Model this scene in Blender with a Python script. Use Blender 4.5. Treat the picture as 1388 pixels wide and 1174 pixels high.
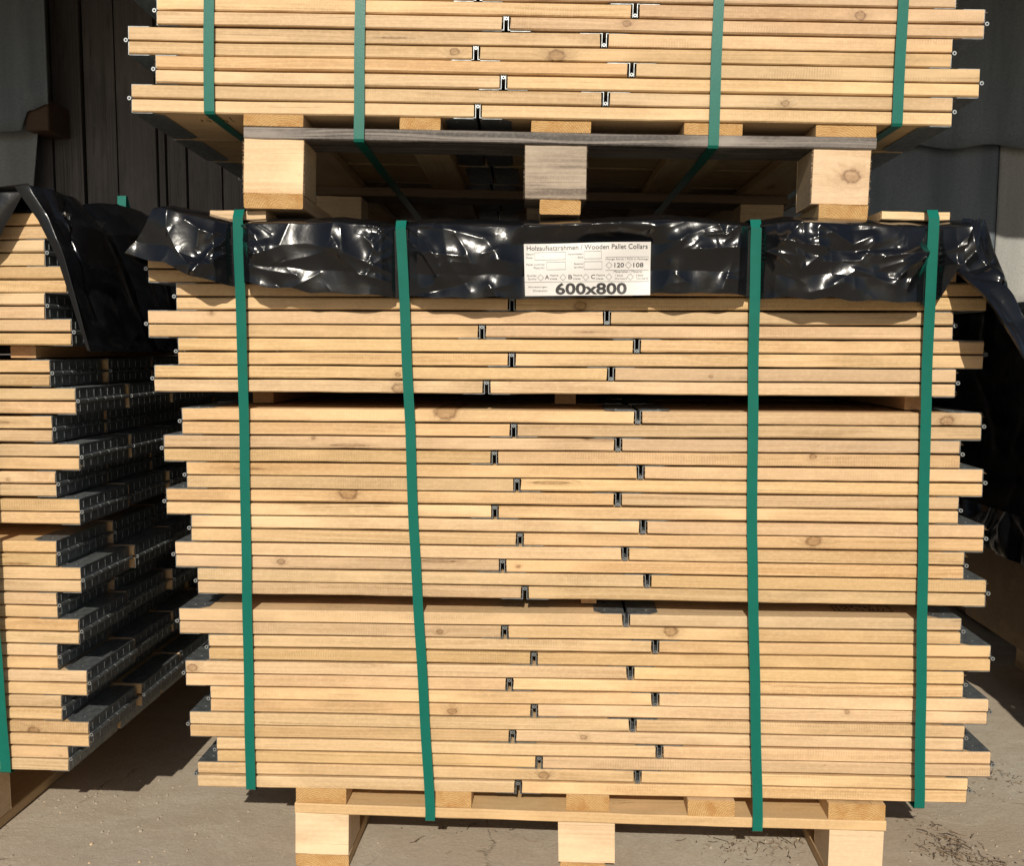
import bpy, bmesh, math, random
import numpy as np
from mathutils import Matrix, Vector
R = math.radians
random.seed(11)
scn = bpy.context.scene
for o in list(bpy.data.objects): bpy.data.objects.remove(o)

# ---------------------------------------------------------------- camera
cd = bpy.data.cameras.new('camera'); cam = bpy.data.objects.new('camera', cd)
scn.collection.objects.link(cam); scn.camera = cam
cd.sensor_width = 36; cd.lens = 32.96; cd.clip_start = .05; cd.clip_end = 500
CX = Vector((0.99837239, 0.05693492, 0.00331376)); CDN = Vector((0.00838772, -0.08911244, -0.99598625)); CF = Vector((-0.0564111, 0.99439297, -0.08944496))
m = Matrix.Identity(4)
for i in range(3):
    m[i][0] = CX[i]; m[i][1] = -CDN[i]; m[i][2] = -CF[i]
H = .9635
m[2][3] = H
cam.matrix_world = m

# ---------------------------------------------------------------- sky, sun, exposure
SUN_EL, SUN_AZ = 32.5, 0.6          # behind the camera; the light travels towards +y
w = bpy.data.worlds.new('World'); scn.world = w; w.use_nodes = True
nt = w.node_tree; sky = nt.nodes.new('ShaderNodeTexSky'); sky.sky_type = 'NISHITA'; sky.sun_disc = False
sky.sun_elevation = R(SUN_EL); sky.sun_rotation = R(180 + SUN_AZ); sky.air_density = 1.0; sky.dust_density = 1.5
bg = nt.nodes['Background']; bg.inputs[1].default_value = .062
nt.links.new(sky.outputs[0], bg.inputs[0])
sl = bpy.data.lights.new('sun', 'SUN'); sl.energy = 4.6; sl.angle = R(.5); sl.color = (1, .93, .80)
so = bpy.data.objects.new('sun', sl); scn.collection.objects.link(so)
d = Vector((math.sin(R(SUN_AZ)) * math.cos(R(SUN_EL)), math.cos(R(SUN_AZ)) * math.cos(R(SUN_EL)), -math.sin(R(SUN_EL))))
so.rotation_euler = d.to_track_quat('-Z', 'Y').to_euler(); so.location = (0, -3, 4)
vs = scn.view_settings; vs.view_transform = 'Standard'; vs.look = 'None'; vs.exposure = 0.0; vs.gamma = 1.0

# ---------------------------------------------------------------- helpers
def link(o, parent=None):
    scn.collection.objects.link(o)
    if parent is not None: o.parent = parent
    return o
def tag(o, label, cat, group=None, kind=None):
    if label: o['label'] = label
    if cat: o['category'] = cat
    if group: o['group'] = group
    if kind: o['kind'] = kind
    return o
def empty(name, mat=None, loc=(0, 0, 0)):
    o = bpy.data.objects.new(name, None); o.empty_display_size = .05; link(o)
    o.matrix_world = mat if mat is not None else Matrix.Translation(loc)
    return o
def mesh_from(name, V, F, mat=None, smooth=False):
    me = bpy.data.meshes.new(name); me.from_pydata([tuple(v) for v in V], [], F); me.update()
    if smooth: me.polygons.foreach_set('use_smooth', [True] * len(me.polygons))
    if mat: me.materials.append(mat)
    return me
class MB:
    def __init__(s): s.V = []; s.F = []
    def add(s, V, F):
        n = len(s.V); s.V += [tuple(v) for v in V]; s.F += [tuple(i + n for i in f) for f in F]; return s
    def box(s, x0, x1, y0, y1, z0, z1):
        return s.add([(x0, y0, z0), (x1, y0, z0), (x1, y1, z0), (x0, y1, z0), (x0, y0, z1), (x1, y0, z1), (x1, y1, z1), (x0, y1, z1)],
                     [(0, 3, 2, 1), (4, 5, 6, 7), (0, 1, 5, 4), (1, 2, 6, 5), (2, 3, 7, 6), (3, 0, 4, 7)])
    def prism(s, poly, z0, z1):          # polygon in xy
        n = len(poly); V = [(x, y, z0) for x, y in poly] + [(x, y, z1) for x, y in poly]
        return s.add(V, [tuple(range(n))[::-1], tuple(range(n, 2 * n))] + [(i, (i + 1) % n, n + (i + 1) % n, n + i) for i in range(n)])
    def tube_y(s, x, z, y0, y1, r, ri, n=10):
        V = []; F = []
        for (rr, y) in ((r, y0), (r, y1), (ri, y1), (ri, y0)):
            V += [(x + rr * math.cos(2 * math.pi * k / n), y, z + rr * math.sin(2 * math.pi * k / n)) for k in range(n)]
        for a in range(4):
            b = (a + 1) % 4
            F += [(a * n + k, a * n + (k + 1) % n, b * n + (k + 1) % n, b * n + k) for k in range(n)]
        return s.add(V, F)
    def mesh(s, name, mat, smooth=False, bevel=0):
        me = mesh_from(name, s.V, s.F, mat, smooth)
        bm = bmesh.new(); bm.from_mesh(me); bmesh.ops.recalc_face_normals(bm, faces=bm.faces)
        if bevel: bmesh.ops.bevel(bm, geom=list(bm.edges), offset=bevel, segments=1, affect='EDGES', clamp_overlap=True)
        bm.to_mesh(me); bm.free(); return me
    def obj(s, name, mat, parent=None, **k):
        return link(bpy.data.objects.new(name, s.mesh(name, mat, **k)), parent)

# ---- plank with softened edges, slight wave, splinters at ends ; centred at origin, long axis x
def plank_mesh(name, lx, ly, lz, mat, seed, wob=.0006, ch=.0019, nseg=22, fuzz=0, edgefuzz=0, rough_end=0.0):
    rnd = random.Random(seed); V = []; F = []
    prof = [(-ly/2, -lz/2+ch), (-ly/2, lz/2-ch), (-ly/2+ch, lz/2), (ly/2-ch, lz/2), (ly/2, lz/2-ch), (ly/2, -lz/2+ch), (ly/2-ch, -lz/2), (-ly/2+ch, -lz/2)]
    ph = [rnd.uniform(0, 6) for _ in range(8)]
    for i in range(nseg + 1):
        t = i / nseg; x = -lx/2 + lx * t
        dz = wob * (math.sin(4.1*t + ph[0]) + .5*math.sin(11*t + ph[1])); dy = wob * (math.sin(3*t + ph[2]) + .6*math.sin(9*t + ph[3]))
        for k, (y, z) in enumerate(prof):
            j = wob * .35 * math.sin(37*t + ph[k] * 3) + (rnd.uniform(-.6, .6) * wob * .5)
            yy = y + dy * (1 if y < 0 else .3) + j; zz = z + dz + j * .6
            xx = x
            if i in (0, nseg): xx += rnd.uniform(-1, 1) * rough_end
            V.append((xx, yy, zz))
    for i in range(nseg):
        for k in range(8):
            a = i*8 + k; b = i*8 + (k+1) % 8; F.append((a, b, b+8, a+8))
    F.append(tuple(range(8))); F.append(tuple(nseg*8 + k for k in range(7, -1, -1)))
    def fibre(p, dirn, ln, wd):
        n = len(V); p = Vector(p); dirn = Vector(dirn).normalized(); sd = dirn.cross(Vector((rnd.uniform(-1, 1), rnd.uniform(-1, 1), rnd.uniform(-1, 1)))).normalized() * wd
        q = p + dirn * ln * .55 + Vector((0, rnd.uniform(-.2, .2), rnd.uniform(-.25, .25))) * ln
        e = p + dirn * ln
        V.extend([tuple(p - sd), tuple(p + sd), tuple(q + sd*.6), tuple(q - sd*.6), tuple(e)]); F.append((n, n+1, n+2, n+3)); F.append((n+3, n+2, n+4))
    for _ in range(fuzz):
        e = rnd.choice((-1, 1))
        fibre((e*lx/2, rnd.uniform(-ly/2, -ly/2+.01), rnd.choice((-1, 1))*rnd.uniform(.2, 1)*lz/2), (e*rnd.uniform(.1, 1), rnd.uniform(-.6, .1), rnd.uniform(-.6, .6)), rnd.uniform(.002, .007), .00022)
    for _ in range(edgefuzz):   # hairy saw edge on the front face's outline
        sdx = rnd.choice((-1, -1, 1)); fibre((sdx*lx/2, -ly/2 + rnd.uniform(0, .003), rnd.uniform(-lz/2, lz/2)), (sdx, -.4, rnd.uniform(-.5, .3)), rnd.uniform(.001, .004), .0003)
    me = mesh_from(name, V, F, mat)
    bm = bmesh.new(); bm.from_mesh(me); bmesh.ops.recalc_face_normals(bm, faces=bm.faces); bm.to_mesh(me); bm.free()
    return me

# ---------------------------------------------------------------- materials
def new_mat(name):
    mt = bpy.data.materials.new(name); mt.use_nodes = True; n = mt.node_tree; return mt, n, n.nodes['Principled BSDF']
class N:
    def __init__(s, nt): s.nt = nt
    def node(s, t, ins=None, **kw):
        n = s.nt.nodes.new(t)
        for k, v in kw.items(): setattr(n, k, v)
        for k, v in (ins or {}).items():
            if isinstance(v, bpy.types.NodeSocket): s.nt.links.new(v, n.inputs[k])
            else: n.inputs[k].default_value = v
        return n
    def math(s, op, a, b=0.0, c=None, clamp=False):
        n = s.nt.nodes.new('ShaderNodeMath'); n.operation = op; n.use_clamp = clamp
        for i, v in enumerate((a, b) if c is None else (a, b, c)):
            if isinstance(v, bpy.types.NodeSocket): s.nt.links.new(v, n.inputs[i])
            else: n.inputs[i].default_value = v
        return n.outputs[0]
    def vmath(s, op, a, b):
        n = s.nt.nodes.new('ShaderNodeVectorMath'); n.operation = op
        for i, v in enumerate((a, b)):
            if isinstance(v, bpy.types.NodeSocket): s.nt.links.new(v, n.inputs[i])
            else: n.inputs[i].default_value = v
        return n.outputs['Value'] if op in ('LENGTH', 'DISTANCE', 'DOT_PRODUCT') else n.outputs[0]
    def noise(s, vec, scale, detail=4, rough=.55, dist=0):
        n = s.node('ShaderNodeTexNoise', {'Vector': vec, 'Scale': scale, 'Detail': detail, 'Roughness': rough, 'Distortion': dist}); return n.outputs['Fac']
    def ramp(s, fac, stops, interp='LINEAR'):
        n = s.nt.nodes.new('ShaderNodeValToRGB'); n.color_ramp.interpolation = interp
        e = n.color_ramp.elements
        while len(e) < len(stops): e.new(.5)
        for el, (p, c) in zip(e, stops):
            el.position = p; el.color = (c, c, c, 1) if isinstance(c, (int, float)) else (*c, 1)
        s.nt.links.new(fac, n.inputs[0]); return n.outputs[0]
    def mix(s, fac, a, b, mode='MIX'):
        n = s.nt.nodes.new('ShaderNodeMix'); n.data_type = 'RGBA'; n.blend_type = mode
        for k, v in ((0, fac), (6, a), (7, b)):
            if isinstance(v, bpy.types.NodeSocket): s.nt.links.new(v, n.inputs[k])
            else: n.inputs[k].default_value = (*v, 1) if isinstance(v, tuple) and len(v) == 3 else v
        return n.outputs[2]
    def mr(s, v, a, b, c=0., d_=1., clamp=True):
        n = s.node('ShaderNodeMapRange', {0: v, 1: a, 2: b, 3: c, 4: d_}); n.clamp = clamp; return n.outputs[0]
    def bump(s, h, strength, dist, normal=None):
        i = {'Height': h, 'Strength': strength, 'Distance': dist}
        if normal is not None: i['Normal'] = normal
        return s.node('ShaderNodeBump', i).outputs[0]

def wood(name, light, dark, knotc=(.30, .15, .055), knots=True, grain=1.0, rough=.6, tone=.19, saw=1.0, weather=0.0, hue_var=.005, axis=0):
    mt, n, bs = new_mat(name); g = N(n)
    tc = g.node('ShaderNodeTexCoord').outputs['Object']
    if axis == 2: tc = g.node('ShaderNodeMapping', {'Vector': tc, 'Rotation': (0, R(90), 0)}).outputs[0]
    oi = g.node('ShaderNodeObjectInfo'); rnd = oi.outputs['Random']
    off = g.node('ShaderNodeCombineXYZ', {0: g.math('MULTIPLY', rnd, 37.), 1: g.math('MULTIPLY', rnd, 91.), 2: g.math('MULTIPLY', rnd, 53.)}).outputs[0]
    p = g.vmath('ADD', tc, off)
    # knot: one placed (object properties kx, kz, ks) + rare random ones
    sep = g.node('ShaderNodeSeparateXYZ', {0: tc})
    at = lambda nm: g.node('ShaderNodeAttribute', attribute_type='OBJECT', attribute_name=nm).outputs['Fac']
    dx = g.math('MULTIPLY', g.math('SUBTRACT', sep.outputs[0], at('kx')), .72); dz = g.math('SUBTRACT', sep.outputs[2], at('kz'))
    rr = g.math('SQRT', g.math('ADD', g.math('MULTIPLY', dx, dx), g.math('MULTIPLY', dz, dz)))
    wobn = g.noise(p, 110, 3); rr = g.math('MULTIPLY', rr, g.math('ADD', .6, g.math('MULTIPLY', wobn, .8)))
    k1 = g.math('DIVIDE', rr, g.math('MAXIMUM', at('ks'), .00002))
    front = g.mr(sep.outputs[1], -.08, -.05, 1., 0.)
    pk = g.node('ShaderNodeMapping', {'Vector': p, 'Scale': (1.9, 6., 26.)}).outputs[0]
    vo = g.node('ShaderNodeTexVoronoi', {'Vector': pk, 'Scale': 1.0, 'Randomness': 1.0}).outputs['Distance']
    k2 = g.math('DIVIDE', vo, .058 if knots else .0001)
    kk = g.math('MINIMUM', k1, k2)
    core = g.mr(kk, .55, 1.0, 1., 0.); halo = g.mr(kk, .9, 3.2, 1., 0.)
    # growth rings / grain lines, deflected round the knot
    warp = g.noise(g.node('ShaderNodeMapping', {'Vector': p, 'Scale': (1.4, 8, 8)}).outputs[0], 1.0, 2)
    gy = g.math('ADD', g.math('MULTIPLY', warp, .045), g.math('MULTIPLY', halo, .012))
    pv = g.vmath('ADD', p, g.node('ShaderNodeCombineXYZ', {0: 0., 1: gy, 2: gy}).outputs[0])
    gl = g.noise(g.node('ShaderNodeMapping', {'Vector': pv, 'Scale': (1.1, 110, 260)}).outputs[0], 1.0, 3, .6)
    fine = g.noise(g.node('ShaderNodeMapping', {'Vector': pv, 'Scale': (14, 700, 900)}).outputs[0], 1.0, 2, .6)
    blot = g.noise(g.node('ShaderNodeMapping', {'Vector': p, 'Scale': (4, 10, 14)}).outputs[0], 1.0, 3, .6)
    f = g.mr(gl, .36, .66)
    vis = g.mr(g.noise(g.node('ShaderNodeMapping', {'Vector': p, 'Scale': (1.2, 5, 5)}).outputs[0], 1.0, 1), .35, .68, .25, 1.)
    col = g.mix(g.math('MULTIPLY', g.math('MULTIPLY', f, vis), grain), light, dark)
    col = g.mix(g.math('MULTIPLY', fine, .22 * grain), col, tuple(c * .62 for c in dark))
    col = g.mix(g.mr(blot, .50, .68, 0., .75), col, tuple(min(1, c * 1.16) for c in light))
    col = g.mix(g.mr(g.noise(g.node('ShaderNodeMapping', {'Vector': p, 'Scale': (2.3, 4, 9)}).outputs[0], 1.0, 2), .58, .78, 0., .5), col, tuple(c * k for c, k in zip(dark, (.92, .82, .70))))
    # saw marks: faint vertical bands in patches
    wv = g.node('ShaderNodeTexWave', {'Vector': p, 'Scale': 70., 'Distortion': 3.2, 'Detail': 2., 'Detail Scale': 1.5}, wave_type='BANDS', bands_direction='X').outputs['Fac']
    patch = g.mr(g.noise(g.node('ShaderNodeMapping', {'Vector': p, 'Scale': (5, 12, 30)}).outputs[0], 1.0, 2), .5, .62)
    patch = g.math('MULTIPLY', patch, g.mr(g.math('FRACT', g.math('MULTIPLY', rnd, 29.3)), .55, .8, .12, 1.))
    saww = g.math('MULTIPLY', patch, g.math('MULTIPLY', wv, .16 * saw))
    col = g.mix(saww, col, tuple(c * .5 for c in dark))
    rings = g.math('SINE', g.math('MULTIPLY', kk, 14.))
    kcol = g.mix(g.mr(rings, -1, 1, .0, .8), knotc, tuple(c * .5 for c in dark))
    kmask = g.mix(g.mr(kk, .9, 1.5, 1., 0.), (0, 0, 0), (1, 1, 1)); rim = g.math('MULTIPLY', g.mr(kk, .7, .95, 0., 1.), g.mr(kk, .95, 1.25, 1., 0.))
    col = g.mix(g.math('MULTIPLY', halo, .38), col, tuple(c * .62 for c in dark))
    col = g.mix(g.math('MULTIPLY', kmask, .62), col, kcol); col = g.mix(g.math('MULTIPLY', rim, .55), col, (.09, .035, .012))
    # resin streaks and hairline checks
    ck = g.noise(g.node('ShaderNodeMapping', {'Vector': pv, 'Scale': (3.2, 60, 420)}).outputs[0], 1.0, 3, .5)
    col = g.mix(g.mr(ck, .655, .70, 0., .5), col, tuple(c * .45 for c in dark))
    ty = g.noise(g.node('ShaderNodeMapping', {'Vector': p, 'Scale': (120, 120, 200)}).outputs[0], 1.0, 3, .7)
    col = g.mix(g.math('MULTIPLY', g.mr(ty, .45, .7), .22 * saw ** .3 if saw else .15), col, tuple(min(1, c * 1.35) for c in light))
    # dirt specks
    sp = g.noise(p, 420, 1); col = g.mix(g.mr(sp, .74, .80, 0., .35), col, (.16, .09, .04))
    if weather:
        wn = g.noise(g.node('ShaderNodeMapping', {'Vector': p, 'Scale': (2, 30, 60)}).outputs[0], 1.0, 4)
        col = g.mix(g.mr(wn, .3, .7, weather * .6, weather), col, (.30, .28, .26))
    # board to board variation
    hs = g.node('ShaderNodeHueSaturation', {'Hue': g.mr(rnd, 0, 1, .5 - hue_var, .5 + hue_var * .6), 'Saturation': g.mr(g.math('FRACT', g.math('MULTIPLY', rnd, 7.3)), 0, 1, .93, 1.07),
                'Value': g.mr(g.math('FRACT', g.math('MULTIPLY', rnd, 13.7)), 0, 1, 1 - tone, 1.04), 'Color': col}).outputs[0]
    n.links.new(hs, bs.inputs['Base Color'])
    bs.inputs['Roughness'].default_value = rough; bs.inputs['Specular IOR Level'].default_value = .35
    h = g.math('ADD', g.math('MULTIPLY', fine, .5), g.math('MULTIPLY', g.math('MULTIPLY', wv, patch), .55 * saw))
    h = g.math('ADD', h, g.math('MULTIPLY', gl, .3)); h = g.math('ADD', h, g.math('MULTIPLY', g.noise(p, 900, 2), .35))
    n.links.new(g.bump(h, .55, .0006), bs.inputs['Normal'])
    return mt

def endgrain(name, light, dark, rough_saw=False, sc=1.0):
    mt, n, bs = new_mat(name); g = N(n)
    tc = g.node('ShaderNodeTexCoord').outputs['Object']
    oi = g.node('ShaderNodeObjectInfo'); rnd = oi.outputs['Random']
    off = g.node('ShaderNodeCombineXYZ', {0: g.mr(rnd, 0, 1, -.05, .05), 1: g.math('MULTIPLY', rnd, 9.), 2: g.mr(g.math('FRACT', g.math('MULTIPLY', rnd, 7.)), 0, 1, .02, .06)}).outputs[0]
    p = g.vmath('ADD', tc, off); nz = g.noise(tc, 30, 3)
    s = g.node('ShaderNodeSeparateXYZ', {0: p})
    r2 = g.math('SQRT', g.math('ADD', g.math('MULTIPLY', s.outputs[0], s.outputs[0]), g.math('MULTIPLY', s.outputs[2], s.outputs[2])))
    ring = g.math('SINE', g.math('MULTIPLY', g.math('ADD', r2, g.math('MULTIPLY', nz, .008)), 1500. * sc))
    # side faces (normal along x or z) use the long-grain look instead of rings
    geo = g.node('ShaderNodeTexCoord').outputs['Normal']; sn = g.node('ShaderNodeSeparateXYZ', {0: geo})
    isend = g.mr(g.math('ABSOLUTE', sn.outputs[1]), .5, .8)
    lng = g.noise(g.node('ShaderNodeMapping', {'Vector': p, 'Scale': (160, 3, 160)}).outputs[0], 1.0, 3)
    fac = g.math('ADD', g.math('MULTIPLY', g.mr(ring, -1, 1), isend), g.math('MULTIPLY', lng, g.math('SUBTRACT', 1., isend)))
    col = g.mix(g.math('MULTIPLY', fac, .75), light, dark)
    col = g.mix(g.mr(g.noise(p, 24, 3), .5, .7, 0., .55), col, tuple(c * k for c, k in zip(dark, (.95, .75, .55))))
    gn = g.noise(p, 700, 3, .7); col = g.mix(g.mr(gn, .5, .75, 0., .6), col, tuple(min(1, c * 1.25) for c in light))
    n.links.new(col, bs.inputs['Base Color']); bs.inputs['Roughness'].default_value = .75; bs.inputs['Specular IOR Level'].default_value = .25
    n.links.new(g.bump(g.math('ADD', gn, g.noise(p, 260, 3)), .9, .0018 if rough_saw else .0007), bs.inputs['Normal'])
    return mt

PINE = wood('pine', (.635, .440, .243), (.475, .305, .148), grain=1.3, saw=1.6)
PINE_BLOCK = wood('pine_block', (.66, .485, .30), (.52, .355, .19), knots=False, grain=1.1, saw=.8, tone=.06)
PINE_DECK = wood('pine_pallet_board', (.61, .425, .235), (.47, .30, .145), grain=1.0, tone=.12)
GREY_WOOD = wood('weathered_wood', (.26, .22, .19), (.035, .027, .022), weather=.08, grain=2.4, knots=False, tone=.08, hue_var=.004)
GREY_BLOCK = wood('weathered_block', (.43, .34, .24), (.12, .08, .05), weather=.12, grain=2.2, knots=False, tone=.05)
END_WARM = endgrain('end_grain', (.60, .36, .14), (.40, .20, .065))
END_ROUGH = endgrain('rough_end_grain', (.58, .36, .15), (.38, .20, .07), rough_saw=True)

def metal():
    mt, n, bs = new_mat('galvanised_steel'); g = N(n); tc = g.node('ShaderNodeTexCoord').outputs['Object']
    sp = g.node('ShaderNodeTexVoronoi', {'Vector': tc, 'Scale': 160.}).outputs['Color']
    sv = g.node('ShaderNodeSeparateColor', {0: sp}).outputs[0]
    col = g.mix(sv, (.24, .26, .27), (.36, .38, .39)); n.links.new(col, bs.inputs['Base Color'])
    bs.inputs['Metallic'].default_value = .9
    n.links.new(g.mr(g.noise(tc, 90, 3), .3, .7, .42, .58), bs.inputs['Roughness']); return mt
STEEL = metal()

def plastic_tarp():
    mt, n, bs = new_mat('black_film'); g = N(n); tc = g.node('ShaderNodeTexCoord').outputs['Object']
    dust = g.noise(tc, 11, 5, .65)
    col = g.mix(g.mr(dust, .5, .8, 0., .35), (.0045, .005, .0065), (.020, .0195, .019)); n.links.new(col, bs.inputs['Base Color'])
    n.links.new(g.mr(g.noise(tc, 9, 4), .35, .7, .17, .30), bs.inputs['Roughness']); bs.inputs['Specular IOR Level'].default_value = .36
    bs.inputs['Coat Weight'].default_value = .25; bs.inputs['Coat Roughness'].default_value = .12
    b1 = g.bump(g.noise(tc, 26, 2, .45, .3), .22, .006)
    b2 = g.bump(g.noise(tc, 120, 2, .5, .8), .10, .002, b1); n.links.new(b2, bs.inputs['Normal']); return mt
FILM = plastic_tarp()

def strap_mat():
    mt, n, bs = new_mat('green_strap'); g = N(n); tc = g.node('ShaderNodeTexCoord').outputs['Object']
    col = g.mix(g.noise(tc, 40, 3), (.0, .098, .070), (.0005, .128, .096)); n.links.new(col, bs.inputs['Base Color'])
    bs.inputs['Roughness'].default_value = .36; bs.inputs['Specular IOR Level'].default_value = .35
    n.links.new(g.bump(g.noise(g.node('ShaderNodeMapping', {'Vector': tc, 'Scale': (900, 300, 300)}).outputs[0], 1.0, 2), .35, .0006), bs.inputs['Normal']); return mt
STRAP = strap_mat()

def simple(name, c, r=.7, bumpscale=None, bd=.001):
    mt, n, bs = new_mat(name); bs.inputs['Base Color'].default_value = (*c, 1); bs.inputs['Roughness'].default_value = r
    if bumpscale:
        g = N(n); tc = g.node('ShaderNodeTexCoord').outputs['Object']; n.links.new(g.bump(g.noise(tc, bumpscale, 4), .6, bd), bs.inputs['Normal'])
    return mt
PAPER = simple('label_paper', (.60, .575, .55), .42, 30, .002)
INK = simple('black_ink', (.022, .02, .02), .4)
GREYINK = simple('grey_ink', (.13, .13, .13), .4)
STAMP = simple('stamp_ink', (.05, .03, .02), .8)

def ground_mat():
    mt, n, bs = new_mat('dusty_concrete'); g = N(n); tc = g.node('ShaderNodeTexCoord').outputs['Object']
    warp = g.vmath('ADD', tc, g.node('ShaderNodeVectorMath', {0: g.node('ShaderNodeTexNoise', {'Vector': tc, 'Scale': 3., 'Detail': 5.}).outputs['Color'], 1: (.35, .35, .0)}, operation='MULTIPLY').outputs[0])
    a = g.noise(warp, 1.6, 6, .62, .4); b = g.noise(warp, 8, 7, .72); c = g.noise(tc, 150, 4, .75); e = g.noise(tc, 32, 5, .7, .6)
    st = g.noise(g.node('ShaderNodeMapping', {'Vector': warp, 'Scale': (1.5, 11, 1), 'Rotation': (0, 0, R(-18))}).outputs[0], 1.0, 6, .7)
    col = g.mix(g.mr(a, .38, .62), (.46, .415, .34), (.40, .32, .24))
    col = g.mix(g.mr(b, .46, .70, 0., .6), col, (.37, .305, .23))
    col = g.mix(g.mr(st, .52, .66, 0., .38), col, (.56, .50, .40))
    col = g.mix(g.mr(e, .50, .66, 0., .45), col, (.36, .29, .22))
    col = g.mix(g.mr(c, .40, .68, 0., .42), col, (.27, .215, .16)); col = g.mix(g.mr(c, .28, .42, .25, 0.), col, (.52, .46, .37))
    dk = g.mr(g.noise(warp, 5.5, 5, .7, .8), .645, .72, 0., .6); col = g.mix(dk, col, (.10, .09, .08))
    vd = g.node('ShaderNodeTexVoronoi', {'Vector': g.vmath('ADD', tc, g.node('ShaderNodeVectorMath', {0: g.node('ShaderNodeTexNoise', {'Vector': tc, 'Scale': 2.5, 'Detail': 6.}).outputs['Color'], 1: (.5, .5, .5)}, operation='MULTIPLY').outputs[0]), 'Scale': 1.1}, feature='DISTANCE_TO_EDGE').outputs['Distance']
    cr = g.mr(vd, .0005, .005, 1., 0.); crm = g.math('MULTIPLY', cr, g.mr(a, .42, .55))
    crm = g.math('MULTIPLY', crm, g.mr(e, .45, .6)); col = g.mix(g.math('MULTIPLY', crm, .55), col, (.12, .095, .07))
    n.links.new(col, bs.inputs['Base Color']); bs.inputs['Roughness'].default_value = .92; bs.inputs['Specular IOR Level'].default_value = .2
    h = g.math('ADD', g.math('MULTIPLY', c, .35), g.math('ADD', b, g.math('MULTIPLY', st, .5))); h = g.math('SUBTRACT', h, g.math('MULTIPLY', crm, .8))
    h = g.math('ADD', h, g.math('ADD', g.math('MULTIPLY', e, .5), g.math('MULTIPLY', g.noise(tc, 600, 2), .15)))
    n.links.new(g.bump(h, .5, .006), bs.inputs['Normal']); return mt
GROUND = ground_mat()

def sheet_mat(name, c1, c2):
    mt, n, bs = new_mat(name); g = N(n); tc = g.node('ShaderNodeTexCoord').outputs['Object']
    st = g.noise(g.node('ShaderNodeMapping', {'Vector': tc, 'Scale': (9, 9, 1.2)}).outputs[0], 1.0, 5, .6); f = g.noise(tc, 120, 4, .7)
    col = g.mix(g.mr(st, .3, .7), c1, c2); col = g.mix(g.mr(f, .4, .7, 0., .35), col, tuple(x * .55 for x in c1))
    n.links.new(col, bs.inputs['Base Color']); bs.inputs['Roughness'].default_value = .85
    n.links.new(g.bump(g.math('ADD', f, st), .5, .003), bs.inputs['Normal']); return mt
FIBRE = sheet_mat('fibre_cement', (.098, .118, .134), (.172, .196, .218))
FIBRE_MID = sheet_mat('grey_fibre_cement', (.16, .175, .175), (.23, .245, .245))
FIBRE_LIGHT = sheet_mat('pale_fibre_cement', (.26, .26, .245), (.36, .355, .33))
WALLWOOD = wood('old_wall_planks', (.15, .132, .125), (.05, .044, .041), knots=True, knotc=(.03, .025, .02), grain=1.3, saw=0, axis=2, tone=.3, hue_var=.003)
BEAMW = wood('dark_beam', (.085, .048, .026), (.05, .028, .016), knots=False, saw=0)
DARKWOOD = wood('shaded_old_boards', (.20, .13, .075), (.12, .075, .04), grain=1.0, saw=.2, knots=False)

# ---------------------------------------------------------------- ground
gm = MB(); S = 60
gm.add([(-S, -S, 0), (S, -S, 0), (S, S, 0), (-S, S, 0)], [(0, 1, 2, 3)])
tag(gm.obj('ground', GROUND), None, None, kind='structure')

# ---------------------------------------------------------------- shed behind: plank wall, roof, sheets
WY = 3.72
shed = empty('shed', loc=(0, WY, 0)); tag(shed, 'old shed of dark weathered vertical planks behind the stacks', 'shed')
edges = [-1.921, -1.784, -1.625, -1.592, -1.506, -1.365]
xs = [e for e in edges]; x = edges[0]
while x > -4.2: x -= random.uniform(.10, .16); xs.insert(0, x)
x = xs[-1]
while x < 4.2: x += random.uniform(.10, .16); xs.append(x)
pm = MB()
for a, b in zip(xs, xs[1:]):
    gp = random.uniform(.003, .007); y = random.uniform(-.008, .008); t = random.uniform(-.002, .002)
    pm.prism([(a + gp, y), (b - gp, y + t), (b - gp, y + .024 + t), (a + gp, y + .024)], 0, 2.75)
wallo = pm.obj('plank_wall', WALLWOOD, shed)
fr = MB(); 
for z in (.35, 1.35, 2.35): fr.box(-4.3, 4.3, .05, .13, z, z + .12)
fr.box(-4.3, 4.3, .20, .22, 0, 2.75)
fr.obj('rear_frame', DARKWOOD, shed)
bmn = MB(); bmn.box(-2.07, -1.975, -.16, .0, 1.79, 1.905); bmn.obj('beam_end', BEAMW, shed, bevel=.004)
# lean-to roof: its eave shades the upper wall
rf = MB()
def roofstrip():
    n = 90; V = []; F = []
    for i in range(n + 1):
        X = -4.6 + 9.2 * i / n; dz = .02 * math.cos(i * 2 * math.pi / 3)
        V += [(X, 2.16 - WY, 2.378 + dz), (X, .3, 2.93 + dz), (X, 2.16 - WY, 2.370 + dz), (X, .3, 2.922 + dz)]
    for i in range(n):
        a = i * 4; b = a + 4; F += [(a, b, b+1, a+1), (a+2, a+3, b+3, b+2), (a, a+2, b+2, b)]
    rf.add(V, F)
roofstrip(); rf.obj('roof', FIBRE, shed)
for X in (-3.2, -1.55, 1.5, 3.2):
    r_ = MB(); r_.add([(X, 2.22 - WY, 2.26), (X + .06, 2.22 - WY, 2.26), (X + .06, 2.22 - WY, 2.35), (X, 2.22 - WY, 2.35), (X, .0, 2.76), (X + .06, .0, 2.76), (X + .06, .0, 2.85), (X, .0, 2.85)],
          [(0, 1, 2, 3), (4, 7, 6, 5), (0, 4, 5, 1), (1, 5, 6, 2), (2, 6, 7, 3), (3, 7, 4, 0)]); r_.obj('rafter', DARKWOOD, shed)

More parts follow.
